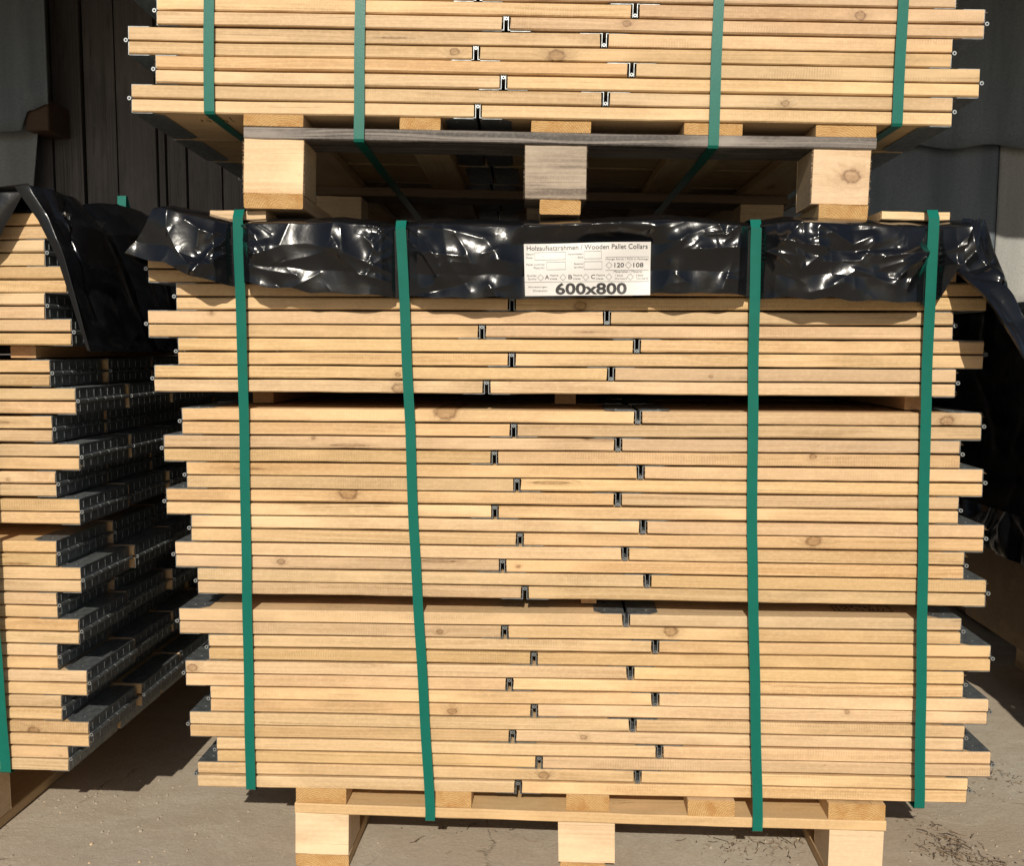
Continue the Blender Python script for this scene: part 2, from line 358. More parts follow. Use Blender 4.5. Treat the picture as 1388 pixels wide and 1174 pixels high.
def sheet(name, outline_low, x0, x1, z1, y, mat, label, amp=.012, wl=.17, tilt=0.0):
    """corrugated sheet fixed to the wall; outline_low(x) gives its lower edge"""
    nx = max(8, int((x1 - x0) / .012)); nz = 10; V = []; F = []
    for i in range(nx + 1):
        X = x0 + (x1 - x0) * i / nx; zl = outline_low(X)
        yy = y - amp * (1 + math.cos(2 * math.pi * (X - x0) / wl)) * .5
        for th in (0, .006):
            for k in range(nz + 1):
                Z = zl + (z1 - zl) * k / nz; V.append((X, yy + th + tilt * (Z - z1), Z))
    q = nz + 1
    for i in range(nx):
        for th in (0, 1):
            for k in range(nz):
                a = i*2*q + th*q + k; b = a + 2*q; F.append((a, b, b+1, a+1) if th == 0 else (a, a+1, b+1, b))
        a = i*2*q; b = a + 2*q; F.append((a, a+q, b+q, b)); F.append((a+nz, b+nz, b+q+nz, a+q+nz))
    for i in (0, nx):
        for k in range(nz):
            a = i*2*q + k; F.append((a, a+1, a+q+1, a+q))
    o = link(bpy.data.objects.new(name, mesh_from(name, V, F, mat, True))); tag(o, label, 'sheet'); return o
def poly(pts):
    xp = [p[0] for p in pts]; zp = [p[1] for p in pts]; return lambda X: float(np.interp(X, xp, zp))
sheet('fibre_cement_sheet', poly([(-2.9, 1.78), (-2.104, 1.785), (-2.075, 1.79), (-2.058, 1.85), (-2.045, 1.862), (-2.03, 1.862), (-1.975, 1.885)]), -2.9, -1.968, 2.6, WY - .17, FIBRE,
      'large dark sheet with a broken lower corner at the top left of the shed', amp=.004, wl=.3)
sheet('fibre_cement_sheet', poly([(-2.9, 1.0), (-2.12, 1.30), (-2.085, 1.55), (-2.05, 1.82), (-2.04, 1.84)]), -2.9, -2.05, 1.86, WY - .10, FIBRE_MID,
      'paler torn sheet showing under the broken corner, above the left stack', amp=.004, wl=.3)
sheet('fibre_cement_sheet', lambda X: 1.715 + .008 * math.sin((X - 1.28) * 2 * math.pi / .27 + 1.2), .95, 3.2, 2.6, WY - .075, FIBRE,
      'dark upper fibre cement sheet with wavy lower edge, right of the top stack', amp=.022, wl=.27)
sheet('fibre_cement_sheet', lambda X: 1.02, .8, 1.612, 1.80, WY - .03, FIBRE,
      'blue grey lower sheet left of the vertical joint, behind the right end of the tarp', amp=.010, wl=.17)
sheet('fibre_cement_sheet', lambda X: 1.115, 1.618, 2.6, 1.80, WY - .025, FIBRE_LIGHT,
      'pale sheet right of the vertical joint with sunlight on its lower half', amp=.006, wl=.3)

# ---------------------------------------------------------------- folded pallet collars
L = 1.405; P = .02435; TH = .0216; DP = .196
XL, XU = .599 - L/2, .8165 - L/2
def mkboards(x0, x1, nvar, sd):
    return [plank_mesh('board', x1 - x0, DP, TH + (.0, -.0003, .0001, -.0001, -.0005)[k % 5], PINE, sd + k, fuzz=(3, 8, 0, 18, 5)[k % 5], rough_end=.0008, wob=(.0003, .0005, .0004, .0005, .0004)[k % 5], ch=(.0016, .0022, .0012, .0019, .0026)[k % 5]) for k in range(nvar)]
G = .0074; E = .0030
BSPEC = [(-L/2 + E, XL - G, 0), (XL + G, L/2 - E, 0), (-L/2 + E, XU - G, 1), (XU + G, L/2 - E, 1)]
BM = [mkboards(a, b, 5, 100 + 10 * i) for i, (a, b, l) in enumerate(BSPEC)]
def flange(mb, xe, s, z0, z1):      # plate on the board's outer face, from the end xe inwards (direction s)
    mb.prism([(xe, .004), (xe + s*.034, .004), (xe + s*.050, .018), (xe + s*.050, .178), (xe + s*.034, .192), (xe, .192)][::(1 if s > 0 else -1)], z0, z1)
def ribs(mb, x, s, z0, z1):
    for k in range(7):
        y = .016 + k * .026; mb.box(min(x, x + s*.0007), max(x, x + s*.0007), y, y + .0045, z0, z1)
def hinge_end(s):
    mb = MB(); xe = 0.0; t = .0011; TOP = P + TH
    for (z0, z1, zf) in ((P + .001, TOP, TOP), (0, TH - .001, 0)):
        xa, xb = sorted((xe - s*E, xe - s*(E - t))); mb.box(xa + .0002*s, xb, .003, .193, z0 - (0 if zf else .0009), z1 + (.0009 if zf else 0))
        ribs(mb, xb if s > 0 else xa, s, z0 + .004, z1 - .004)
    flange(mb, xe - s*E, -s, TOP + .0004, TOP + .0013); flange(mb, xe - s*E, -s, -.0013, -.0004)
    for y in (.03, .17):
        for X in (.02, .038): mb.tube_y(xe - s*(E + X), 0, 0, 0, 0, 0, 4) if False else mb.prism([(xe - s*(E + X) + .0022*math.cos(a), y + .0022*math.sin(a)) for a in [k*math.pi/3 for k in range(6)]], TOP + .0013, TOP + .0019)
    xk = xe + s*.0022; zc = P - .001
    for k in range(6): mb.tube_y(xk, zc, .002 + k*.0325, .002 + k*.0325 + .0290, .0036, .0017)
    return mb.mesh('hinge', STEEL)
def hinge_mid(up):
    mb = MB(); t = .0011; z0, z1 = (0, TH)
    TOPF = (TH + .0004, TH + .0013) if up else (-.0013, -.0004)
    for s in (-1, 1):
        xa, xb = sorted((s*.0032, s*(.0032 + t))); mb.box(min(s*.0042, s*G), max(s*.0042, s*G), .001, .193, *((TH - .0004, TH + .0006) if up else (-.0006, .0004))); mb.box(xa, xb, .001, .193, -.0006, TH + .0006)
        flange(mb, s*G, s, *TOPF)
        mb.prism([(s*(G + .030) + .0022*math.cos(a), .03 + .0022*math.sin(a)) for a in [k*math.pi/3 for k in range(6)]], TOPF[1] if up else TOPF[0] - .0006, TOPF[1] + .0006 if up else TOPF[0])
    zk = .0028 if up else TH - .0028
    mb.box(-.0031, .0031, .006, .192, zk - .0004, zk + .0004)
    for k in range(6): mb.tube_y(0, zk, .0005 + k*.0325, .0005 + k*.0325 + .029, .0030, .0014)
    return mb.mesh('hinge', STEEL)
HM = [(hinge_end(-1), (-L/2, 0, 0)), (hinge_end(1), (L/2, 0, 0)), (hinge_mid(False), (XL, 0, 0)), (hinge_mid(True), (XU, 0, P))]
FRONT = {}
def make_collar(mat4, label, group, knots=()):
    """thing: folded pallet collar > four children named board, four named hinge; every copy shares mesh data"""
    e = empty('pallet_collar', mat4); tag(e, label, 'pallet collar', group)
    mi = None
    for i, (a, b, l) in enumerate(BSPEC):
        o = bpy.data.objects.new('board', BM[i][random.randrange(5)]); link(o, e)
        loc = Vector(((a + b)/2, DP/2 + .001 + random.uniform(-.0012, .0016), l*P + TH/2)); o.location = loc
        o['kx'] = 0.0; o['kz'] = 0.0; o['ks'] = 0.0
        for (kx, kz, ks) in knots:
            if mi is None: mi = mat4.inverted()
            q = mi @ Vector((kx, 1.645, kz)) - loc
            if abs(q.x) < (b - a)/2 - .003 and abs(q.z) < P/2: o['kx'] = q.x; o['kz'] = max(-.008, min(.008, q.z)); o['ks'] = ks * .78
    for me, l in HM:
        o = bpy.data.objects.new('hinge', me); link(o, e); o.location = l
    return e
def frame(o, yaw, lean, roll):
    X = Vector((math.cos(yaw), math.sin(yaw), roll)).normalized(); Z = Vector((-roll, lean, 1.)); Z = (Z - X * Z.dot(X)).normalized(); Y = Z.cross(X)
    M = Matrix.Identity(4)
    for i in range(3): M[i][0] = X[i]; M[i][1] = Y[i]; M[i][2] = Z[i]; M[i][3] = o[i]
    return M
ORD = ['bottom', 'second', 'third', 'fourth', 'fifth', 'sixth', 'seventh', 'eighth', 'ninth']
ROW = ['front', 'second', 'third', 'fourth', 'fifth', 'rear']
def bundle(M, shifts, rows, pitch, where, group, knots=(), jut=None):
    n = len(shifts)
    for r in range(rows):
        for j, s in enumerate(shifts):
            dx = s + (0 if r == 0 else random.uniform(-.010, .010)); dy = r * .2005 + (random.uniform(-.001, .0015) if r == 0 else random.uniform(-.001, .002))
            mm = M @ Matrix.Translation((dx, dy, j * pitch)) @ Matrix.Rotation(random.uniform(-.0006, .0006), 4, 'Y') @ Matrix.Rotation(random.uniform(-.001, .001), 4, 'Z')
            rank = 'topmost' if j == n - 1 else ('bottommost' if j == 0 else ORD[j] + ' from the bottom')
            if r == 0: lab = 'front row collar, %s in %s, jutting %s' % (rank, where, jut(j))
            else: lab = 'folded collar, %s in %s, %s row' % (rank, where, ROW[r])
            cc_ = make_collar(mm, lab, group, knots if r == 0 else ())
            if r == 0: FRONT[(where, j)] = cc_
KM = [(0.014, 1.0265, 0.010), (0.239, 1.0295, 0.008), (0.025, 1.0385, 0.009), (-0.295, 0.9175, 0.004), (-0.294, 0.8935, 0.010), (0.251, 0.9165, 0.003), (-0.628, 1.0265, 0.003), (-0.211, 0.8525, 0.017), (-0.512, 0.5775, 0.006), (-0.387, 0.7055, 0.014), (-0.448, 0.8055, 0.003), (0.216, 0.5835, 0.0035), (-0.081, 0.5765, 0.003), (0.429, 0.7785, 0.005), (0.655, 0.8425, 0.010), (0.436, 0.6295, 0.011), (0.191, 0.4615, 0.010), (0.209, 0.3135, 0.007), (0.038, 0.2615, 0.005), (-0.033, 0.1875, 0.008), (-0.223, 0.4535, 0.005), (-0.201, 0.3055, 0.007), (0.324, 0.3095, 0.007), (0.507, 0.3185, 0.004), (-0.681, 0.3765, 0.008)]
KT = [(-0.02, 1.4605, 0.012), (0.369, 1.3805, 0.006), (-0.194, 1.4685, 0.007), (0.491, 1.5245, 0.008), (0.062, 1.5135, 0.006), (0.099, 1.5125, 0.006)]
KL = [(-0.987, 0.2475, 0.010), (-1.015, 0.7225, 0.003)]
cen = 'collars of the central stack'
alt = lambda a, b: (lambda j: a if j % 2 == 0 else b)
LFT, RGT = 'left', 'right'
MB3 = frame((.0301, 1.6479, H - .8115), .0081, -.0077, .0044)
MB2 = frame((.0066, 1.6419, H - .4463), .0013, .0001, .0010)
MB1 = frame((-.0148, 1.6414, H - .0787), .0002, .0007, -.0007)
MT = frame((-.0294, 1.6421, H + .3918), .037, .0154, -.0188)
bundle(MB3, [-.0068, .0316, -.0169, .0228, -.0222, .0221, -.0306], 6, 2*P, "central stack's lowest bundle", cen, KM, alt(LFT, RGT))
bundle(MB2, [.0276, -.0125, .0186, -.0262, .0129, -.0272, .0069], 6, 2*P, "central stack's middle bundle", cen, KM, alt(RGT, LFT))
bundle(MB1, [-.02, .024, -.0283, .0242, -.026, -.008], 6, 2*P, "central stack's tarp covered bundle", cen, KM, alt(LFT, RGT))
bundle(MT, [-.0207, .0221, -.026, .0246, -.024, .022], 6, 2*P, 'upper stack on weathered pallet', 'collars of the upper stack', KT, alt(LFT, RGT))
lef = 'collars of the left stack'
LX = [-.921, -.879, -.930, -.880, -.934, -.891, -.931, -.884, -.928, -.882, -.924, -.878, -.927, -.881, -.926, -.884, -.930, -.888, -.927, -.887]
cl = -.905 - L/2
bundle(frame((cl, 1.642, .1715), 0, 0, 0), [x + .905 for x in LX[:9]], 6, .0489, "left stack's lowest bundle", lef, KL, alt('less', 'further right'))
bundle(frame((cl, 1.642, .6405), 0, 0, 0), [x + .905 for x in LX[9:15]], 6, .0506, "left stack's middle bundle", lef, KL, alt('further right', 'less'))
bundle(frame((cl, 1.642, .9675), 0, 0, 0), [x + .905 for x in LX[15:]], 6, .0470, "left stack's tarp draped bundle", lef, KL, alt('further right', 'less'))

def smudged_stamp(parent, x0, x1, y0, y1, z, rows, seed, frame_=False):
    q = random.Random(seed); mb = MB(); t = .0008
    def st(xa, ya, xb, yb, w_=t):
        dx, dy = xb - xa, yb - ya; l_ = math.hypot(dx, dy) + 1e-9; nx, ny = -dy/l_*w_, dx/l_*w_
        mb.prism([(xa - nx, ya - ny), (xb - nx, yb - ny), (xb + nx, yb + ny), (xa + nx, ya + ny)], z - .0002, z + .0002)
    for r in range(rows):
        yb = y0 + (y1 - y0)*(r + .15)/rows; h = (y1 - y0)/rows*.7; x = x0
        while x < x1 - h*.6:
            for _ in range(2):
                xa, xb = x + q.uniform(0, h*.5), x + q.uniform(0, h*.5); ya, yc = yb + q.choice((0, h*.5)), yb + q.choice((h, h*.5)); st(xa, ya, xb, yc)
            x += h*q.uniform(.7, 1.5)
    if frame_:
        a_, b_, c_, d_ = x0 - .006, x1 + .006, y0 - .004, y1 + .004
        st(a_, c_, b_, c_); st(b_, c_, b_, d_); st(b_, d_, a_, d_); st(a_, d_, a_, c_)
    mb.obj('ink_stamp', STAMP, parent)
smudged_stamp(FRONT[('upper stack on weathered pallet', 0)], -.60, -.53, .022, .062, -.0006, 2, 4)
smudged_stamp(FRONT[("central stack's lowest bundle", 6)], .50, .59, .045, .075, P + TH + .0005, 2, 9, True)
# ---------------------------------------------------------------- spacer laths between bundles (run front to back)
def lath(M, x0, x1, y0, y1, z0, z1, label, group='spacer laths', mat=None, name='spacer_lath'):
    me = plank_mesh(name, y1 - y0, x1 - x0, z1 - z0, mat or DARKPINE, random.randrange(999), wob=.0003, nseg=8, ch=.001)
    o = link(bpy.data.objects.new(name, me)); o.matrix_world = M @ Matrix.Translation(((x0+x1)/2, (y0+y1)/2, (z0+z1)/2)) @ Matrix.Rotation(math.pi/2, 4, 'Z')
    tag(o, label, 'lath', group); return o
DARKPINE = wood('lath_pine', (.52, .32, .16), (.40, .22, .10), knots=False, tone=.1)
I4 = Matrix.Identity(4)
for (x0, x1, y0, lab) in ((-.60, -.56, .13, 'left of its gap'), (-.02, .02, .16, 'at the middle of its gap'), (.599, .633, .05, 'end showing right, near the rightmost strap')):
    lath(I4, x0, x1, 1.642 + y0, 2.83, H - .1052, H - .0792, 'pine spacer lath under the tarp covered bundle, ' + lab)
for (x0, x1, y0, lab) in ((-.58, -.54, .16, 'left of its gap'), (.032, .060, .055, 'small end showing just left of the hinge'), (.60, .64, .16, 'right of its gap')):
    lath(I4, x0, x1, 1.647 + y0, 2.83, H - .4686, H - .4468, 'spacer lath above the lowest bundle, ' + lab)
for (z0, z1, lab) in ((.9445, .9665, 'under the top bundle'), (.6125, .6395, 'above the lowest bundle')):
    for (x0, x1, y0, s) in ((-1.02, -.972, .035 if z0 > .9 else .14, 'right hand'), (-1.66, -1.62, .05, 'middle'), (-2.2, -2.15, .05, 'left hand')):
        lath(I4, x0, x1, 1.642 + y0, 2.83, z0, z1, '%s spacer lath of the left stack %s' % (s, lab))

# ---------------------------------------------------------------- pallets
def board_obj(name, parent, x0, x1, y0, y1, z0, z1, mat, along='x', endmat=None, seed=0, **k):
    cx, cy, cz = (x0+x1)/2, (y0+y1)/2, (z0+z1)/2
    if along == 'x':
        me = plank_mesh(name, x1-x0, y1-y0, z1-z0, mat, seed, **k); o = link(bpy.data.objects.new(name, me), parent); o.location = (cx, cy, cz)
    else:
        me = plank_mesh(name, y1-y0, x1-x0, z1-z0, mat, seed, **k)
        if endmat:
            # end faces get the end grain
            me.materials.append(endmat); xm = (y1-y0)/2
            for p in me.polygons:
                if abs(p.normal.x) > .7: p.material_index = 1
        o = link(bpy.data.objects.new(name, me), parent); o.location = (cx, cy, cz); o.rotation_euler = (0, 0, -math.pi/2)
    return o
def endgrain_x(name, base):
    return base
def pallet(M, label, decks, blocks, bottoms, xr, z, mats, depth=1.2, rowd=.10, fuzz=60, name='wooden_pallet'):
    """thing > deck_board (along y), cross_board (along x), block, bottom_board (along y)"""
    zb0, zb1, zk1, zs1, zd1 = z
    e = empty(name, M); tag(e, label, 'pallet'); y0 = mats.get('y0', 0.0)
    for i, (a, b) in enumerate(decks): board_obj('deck_board', e, a, b, y0 + .001 + .002*(i % 3), y0 + depth, zs1 + .0004, zd1, PINE_DECK, 'y', END_X, seed=300+i, fuzz=0, ch=.001, rough_end=.0008)
    for r, yy in enumerate((0, (depth - rowd)/2, depth - rowd)):
        board_obj('cross_board', e, xr[0], xr[1], y0 + yy, y0 + yy + rowd, zk1 + .0004, zs1, mats['cross'] if r == 0 else DARKWOOD, 'x', seed=320+r, wob=.0008, ch=.002)  # rows behind the front get darker wood, painting in the shade under the deck
        for i, (a, b) in enumerate(blocks):
            board_obj('block', e, a, b, y0 + yy + .002 + .002*((i + r) % 2), y0 + yy + rowd - .002, zb1 + .0004, zk1, mats['blocks'][i], 'x', seed=340+r*3+i, wob=.0004, nseg=10, ch=.0012, edgefuzz=fuzz if r == 0 else 0, rough_end=.001)
    for o_ in [c for c in e.children if c.name.startswith('block')][:3] if fuzz > 100 else []:
        if o_.location.x > .3: o_['kx'] = .018; o_['kz'] = .002; o_['ks'] = .010
    for i, (a, b) in enumerate(bottoms): board_obj('bottom_board', e, a, b, y0 + .003*(i % 2), y0 + depth, zb0, zb1, PINE_DECK, 'y', END_X, seed=360+i, rough_end=.001)
    return e
def end_x():
    """end grain for boards whose long axis is local x"""
    mt, n, bs = new_mat('sawn_board_end'); g = N(n)
    tc = g.node('ShaderNodeTexCoord').outputs['Object']; rnd = g.node('ShaderNodeObjectInfo').outputs['Random']
    s = g.node('ShaderNodeSeparateXYZ', {0: tc})
    a = g.math('ADD', s.outputs[1], g.mr(rnd, 0, 1, -.05, .05)); b = g.math('ADD', s.outputs[2], g.mr(g.math('FRACT', g.math('MULTIPLY', rnd, 9.1)), 0, 1, .02, .07))
    r2 = g.math('SQRT', g.math('ADD', g.math('MULTIPLY', a, a), g.math('MULTIPLY', b, b)))
    nz = g.noise(tc, 40, 3); ring = g.math('SINE', g.math('MULTIPLY', g.math('ADD', r2, g.math('MULTIPLY', nz, .006)), 1700.))
    col = g.mix(g.math('MULTIPLY', g.mr(ring, -.6, 1), .8), (.57, .36, .155), (.40, .21, .07))
    col = g.mix(g.mr(g.noise(g.vmath('ADD', tc, g.node('ShaderNodeCombineXYZ', {0: 0., 1: rnd, 2: rnd}).outputs[0]), 35, 3), .45, .7, 0., .8), col, (.40, .19, .055))
    gn = g.noise(tc, 650, 3, .7); col = g.mix(g.mr(gn, .5, .75, 0., .5), col, (.72, .50, .27)); col = g.mix(g.mr(gn, .25, .42, .5, 0.), col, (.22, .10, .03))
    n.links.new(col, bs.inputs['Base Color']); bs.inputs['Roughness'].default_value = .8; bs.inputs['Specular IOR Level'].default_value = .2
    n.links.new(g.bump(g.math('ADD', gn, g.noise(tc, 230, 3)), .9, .0022), bs.inputs['Normal']); return mt
END_X = end_x()
pallet(Matrix.Translation((0, 1.645, 0)), 'light new wooden pallet on the ground under the central stack',
       [(-.492, -.398), (-.232, -.166), (.008, .086), (.228, .312), (.478, .579)],
       [(-.495, -.395), (-.006, .097), (.481, .577)], [(-.495, -.395), (-.003, .080), (.481, .577)], (-.495, .580),
       (.0005, .0225, .102, .1215, .1515), dict(cross=PINE_DECK, blocks=[PINE_BLOCK]*3, y0=0.0), fuzz=0)
pallet(MT @ Matrix.Translation((0, .002, 0)), 'upper pallet with weathered grey cross board, carrying the top stack on the tarp',
       [(-.527, -.424), (-.258, -.188), (-.032, .070), (.229, .328), (.452, .555)],
       [(-.527, -.424), (-.041, .064), (.450, .547)], [(-.527, -.424), (-.015, .056), (.463, .547)], (-.527, .555),
       (-.160, -.135, -.042, -.0215, -.0015), dict(cross=GREY_WOOD, blocks=[PINE_BLOCK, GREY_BLOCK, PINE_BLOCK]), fuzz=260)
pallet(Matrix.Translation((-1.66, 1.68, 0)), 'shadowed wooden pallet on the ground under the left stack',
       [(-.537, -.44), (-.3, -.22), (-.05, .05), (.22, .30), (.44, .537)],
       [(-.537, -.437), (-.05, .05), (.437, .537)], [(-.537, -.437), (-.04, .04), (.437, .537)], (-.537, .537),
       (.0005, .0225, .115, .138, .1695), dict(cross=PINE_DECK, blocks=[PINE_BLOCK]*3), fuzz=0)

# narrow protective slats lying on the tarp under the outer straps
def slat(x0, x1, z0, z1, label, tongue=False):
    mb = MB(); y0, y1 = 1.638, 1.70
    mb.box(x0, x1, y0, y1, z0, z1)
    me = plank_mesh('protective_slat', x1 - x0, y1 - y0, z1 - z0, PINE_BLOCK, 71, nseg=8, ch=.0015, edgefuzz=20)
    o = link(bpy.data.objects.new('protective_slat', me)); o.location = ((x0+x1)/2, (y0+y1)/2, (z0+z1)/2); tag(o, label, 'slat', 'slats under the outer straps'); return o
s1 = slat(-.624, -.525, 1.1875, 1.2035, 'short pine slat pressed under the leftmost strap on the tarp edge'); s1.rotation_euler = (0, 0, .0)
s2 = slat(.527, .641, 1.1815, 1.1955, 'short grooved pine slat pressed under the rightmost strap'); s2.rotation_euler = (0, R(.6), .05)

# ---------------------------------------------------------------- black plastic covers
def vnoise(u, v, seed):
    rs = np.random.RandomState(seed); T = rs.rand(64, 64)
    iu = np.floor(u).astype(int); iv = np.floor(v).astype(int); fu = u - iu; fv = v - iv
    fu = fu*fu*(3-2*fu); fv = fv*fv*(3-2*fv)
    g = lambda a, b: T[a % 64, b % 64]
    return (g(iu, iv)*(1-fu) + g(iu+1, iv)*fu)*(1-fv) + (g(iu, iv+1)*(1-fu) + g(iu+1, iv+1)*fu)*fv
def facets(u, v, seed, n=9, f=9.):
    """crumpled film: soft-folded piecewise planes, sharp creases between flat facets"""
    rs = np.random.RandomState(seed); out = np.zeros_like(u)
    wu = u + .05*(vnoise(u*7, v*7, seed+1) - .5); wv = v + .05*(vnoise(u*7+9, v*7+3, seed+2) - .5)
    for i in range(n):
        a = rs.rand()*math.pi; fr = f*(.45 + 1.3*rs.rand()); ph = rs.rand()*7
        s = (np.cos(a)*wu + np.sin(a)*wv)*fr + ph; tri = np.abs((s % 1.0) - .5)*2
        amp = np.clip(vnoise(u*5 + i*3.1, v*5 + i*1.7, seed + 20 + i)*2.2 - .75, 0, 1)
        out += (tri - .5) * amp / fr
    return out
def folds(u, v, seed):
    """long soft ridges with tight crests"""
    n1 = vnoise(u*6, v*4, seed); n2 = vnoise(u*14 + 4*n1, v*9, seed+3)
    return (1 - np.abs(2*n1 - 1))**2 * .6 + (1 - np.abs(2*n2 - 1))**3 * .4
def grid_faces(nr, nc, off, flip=False):
    F = []
    for i in range(nr - 1):
        for j in range(nc - 1):
            a = off + i*nc + j; q = (a, a+1, a+nc+1, a+nc); F.append(q[::-1] if flip else q)
    return F
def rcreases(seed, n, U_, V_, su, sv, a0, a1, w0, w1):
    """random tight creases on a sheet parametrised in metres"""
    q = random.Random(seed); segs = []
    for _ in range(n):
        x0 = q.uniform(0, su); z0 = q.uniform(0, sv); a_ = q.uniform(0, 6.28); ln = q.uniform(.03, .13); b_ = q.uniform(-.5, .5)
        segs.append(([(x0, z0), (x0 + ln*.5*math.cos(a_), z0 + ln*.5*math.sin(a_)), (x0 + ln*.5*(math.cos(a_) + math.cos(a_ + b_)), z0 + ln*.5*(math.sin(a_) + math.sin(a_ + b_)))], q.uniform(a0, a1)*q.choice((1, 1, -1)), q.uniform(w0, w1)))
    return crease(U_, V_, segs)
def displace(Pt, D):
    du = np.gradient(Pt, axis=1); dv = np.gradient(Pt, axis=0); nn = np.cross(du, dv); nn /= (np.linalg.norm(nn, axis=2, keepdims=True) + 1e-9)
    return Pt + nn * D[..., None]
def interp_rows(curves, ts, ss_list, ss):
    """curves: list of polylines (same param t) placed at ss_list; bilinear with smooth interpolation"""
    C = []
    for c in curves:
        c = np.array(c, float); tt = np.linspace(0, 1, len(c)); C.append(np.stack([np.interp(ts, tt, c[:, k]) for k in range(3)], 1))
    C = np.array(C); out = np.zeros((len(ts), len(ss), 3)); sl_ = np.array(ss_list)
    for j, s in enumerate(ss):
        k = min(len(sl_) - 2, max(0, np.searchsorted(sl_, s) - 1)); f = (s - sl_[k])/(sl_[k+1] - sl_[k]); out[:, j] = C[k]*(1-f) + C[k+1]*f
    return out
class Sheet:
    def __init__(s): s.V = []; s.F = []
    def add(s, Pt, flip=False):
        off = len(s.V); s.V += Pt.reshape(-1, 3).tolist(); s.F += grid_faces(Pt.shape[0], Pt.shape[1], off, flip)
    def obj(s, name, label):
        me = mesh_from(name, s.V, s.F, FILM, True)
        o = link(bpy.data.objects.new(name, me)); tag(o, label, 'tarp'); return o
low = np.array([(-0.757, 1.124), (-0.684, 1.108), (-0.632, 1.083), (-0.583, 1.071), (-0.553, 1.076), (-0.516, 1.069), (-0.434, 1.059), (-0.369, 1.057), (-0.292, 1.052), (-0.161, 1.050), (-0.08, 1.048), (0.031, 1.050), (0.142, 1.057), (0.265, 1.057), (0.325, 1.052), (0.43, 1.048), (0.599, 1.040), (0.66, 1.040)])
topz = np.array([(-0.72, 1.210), (-0.692, 1.214), (-0.652, 1.205), (-0.56, 1.187), (-0.50, 1.190), (-0.453, 1.190), (-0.387, 1.193), (-0.30, 1.182), (-0.217, 1.190), (-0.088, 1.185), (0.041, 1.187), (0.168, 1.194), (0.30, 1.181), (0.369, 1.189), (0.456, 1.187), (0.543, 1.182), (0.617, 1.181), (.72, 1.183)])
strapx = [-.570, -.284, .317, .609]
T = Sheet()
nu, nv = 860, 130
U = np.linspace(0, 1, nu)[None, :].repeat(nv, 0); S_ = np.linspace(0, 1, nv)[:, None].repeat(nu, 1)
xl = -.700 - .057*S_; xr = np.interp(S_, [0, .25, .55, .62, 1], [.668, .655, .648, .640, .618])
X = xl + (xr - xl)*U
zt = np.interp(X, topz[:, 0], topz[:, 1]); zl_ = np.interp(X, low[:, 0], low[:, 1]) + .0015*np.sin(X*90) + .003*(vnoise(X*30, X*0, 5) - .5)
Z = zt + (zl_ - zt)*S_
ds = np.min(np.abs(X[..., None] - np.array(strapx)), axis=2)          # distance to nearest strap
sd = np.clip(ds/.09, 0, 1); sd = sd*sd*(3 - 2*sd); bul = (.009 + .013*sd)*np.sin(np.pi*np.clip(S_*.80 + .10, 0, 1))**.6
inlab = np.clip((.104 - np.abs(X - .035))/.05 + 1, 0, 1)*np.clip((1.140 - Z)/.035 + 1, 0, 1); inlab = inlab*inlab*(3 - 2*inlab)
Y = 1.632 - bul
Y += .030*np.clip(1 - S_/.10, 0, 1)**2 - .022*np.clip((S_ - .72)/.28, 0, 1)*np.clip(ds/.05, 0, 1)*.6
def pz(px, py): return ((px - 767)/785., .9635 + (475 - py)/785.)     # where a crease of the cover lies, on its front plane
def crease(A_, B_, segs):
    """sum of tight ridges: segs = (polyline, height, width)"""
    out = np.zeros_like(A_)
    for pl_, a, w_ in segs:
        dm = np.full(A_.shape, 9.); 
        for (x0, z0), (x1, z1) in zip(pl_, pl_[1:]):
            vx, vz = x1 - x0, z1 - z0; L2 = vx*vx + vz*vz + 1e-12
            t_ = np.clip(((A_ - x0)*vx + (B_ - z0)*vz)/L2, 0, 1); dm = np.minimum(dm, np.hypot(A_ - x0 - t_*vx, B_ - z0 - t_*vz))
        out += a*np.exp(-np.sqrt(dm*dm + (.0008)**2)/w_)
    return out
rc = random.Random(77)
CR = [([pz(460, 296), pz(453, 333)], .007, .016), ([pz(468, 316), pz(473, 349), pz(508, 363), pz(536, 376)], .007, .014), ([pz(462, 346), pz(491, 376), pz(528, 386), pz(540, 374)], .007, .013),
      ([pz(498, 326), pz(516, 348), pz(527, 340)], .006, .012), ([pz(345, 341), pz(420, 336), pz(470, 345)], .004, .022), ([pz(235, 286), pz(234, 315), pz(246, 343), pz(275, 375)], .010, .016),
      ([pz(277, 318), pz(274, 340)], .005, .012), ([pz(712, 305), pz(704, 328), pz(722, 322)], .006, .012), ([pz(765, 306), pz(752, 322)], .005, .014), ([pz(805, 305), pz(790, 325)], .006, .014),
      ([pz(842, 298), pz(832, 322)], .006, .012), ([pz(865, 322), pz(895, 312), pz(935, 306)], .006, .013), ([pz(884, 352), pz(910, 340), pz(925, 325)], .005, .012), ([pz(940, 344), pz(948, 352)], .007, .016),
      ([pz(994, 314), pz(984, 360), pz(971, 396)], .006, .013), ([pz(962, 310), pz(972, 328), pz(990, 314)], .006, .010), ([pz(1089, 320), pz(1090, 355), pz(1068, 374), pz(1058, 338)], .007, .012),
      ([pz(1070, 302), pz(1073, 368)], .005, .011), ([pz(1092, 315), pz(1136, 340), pz(1160, 328)], .007, .013), ([pz(1100, 362), pz(1145, 360), pz(1163, 338)], .006, .014), ([pz(1196, 378), pz(1225, 355), pz(1250, 345)], .008, .016),
      ([pz(600, 300), pz(610, 360), pz(640, 400)], .006, .03), ([pz(660, 330), pz(690, 372), pz(712, 380)], .005, .02), ([pz(1110, 390), pz(1140, 372), pz(1190, 392)], .006, .018), ([pz(400, 300), pz(385, 340), pz(350, 352)], .005, .018)]
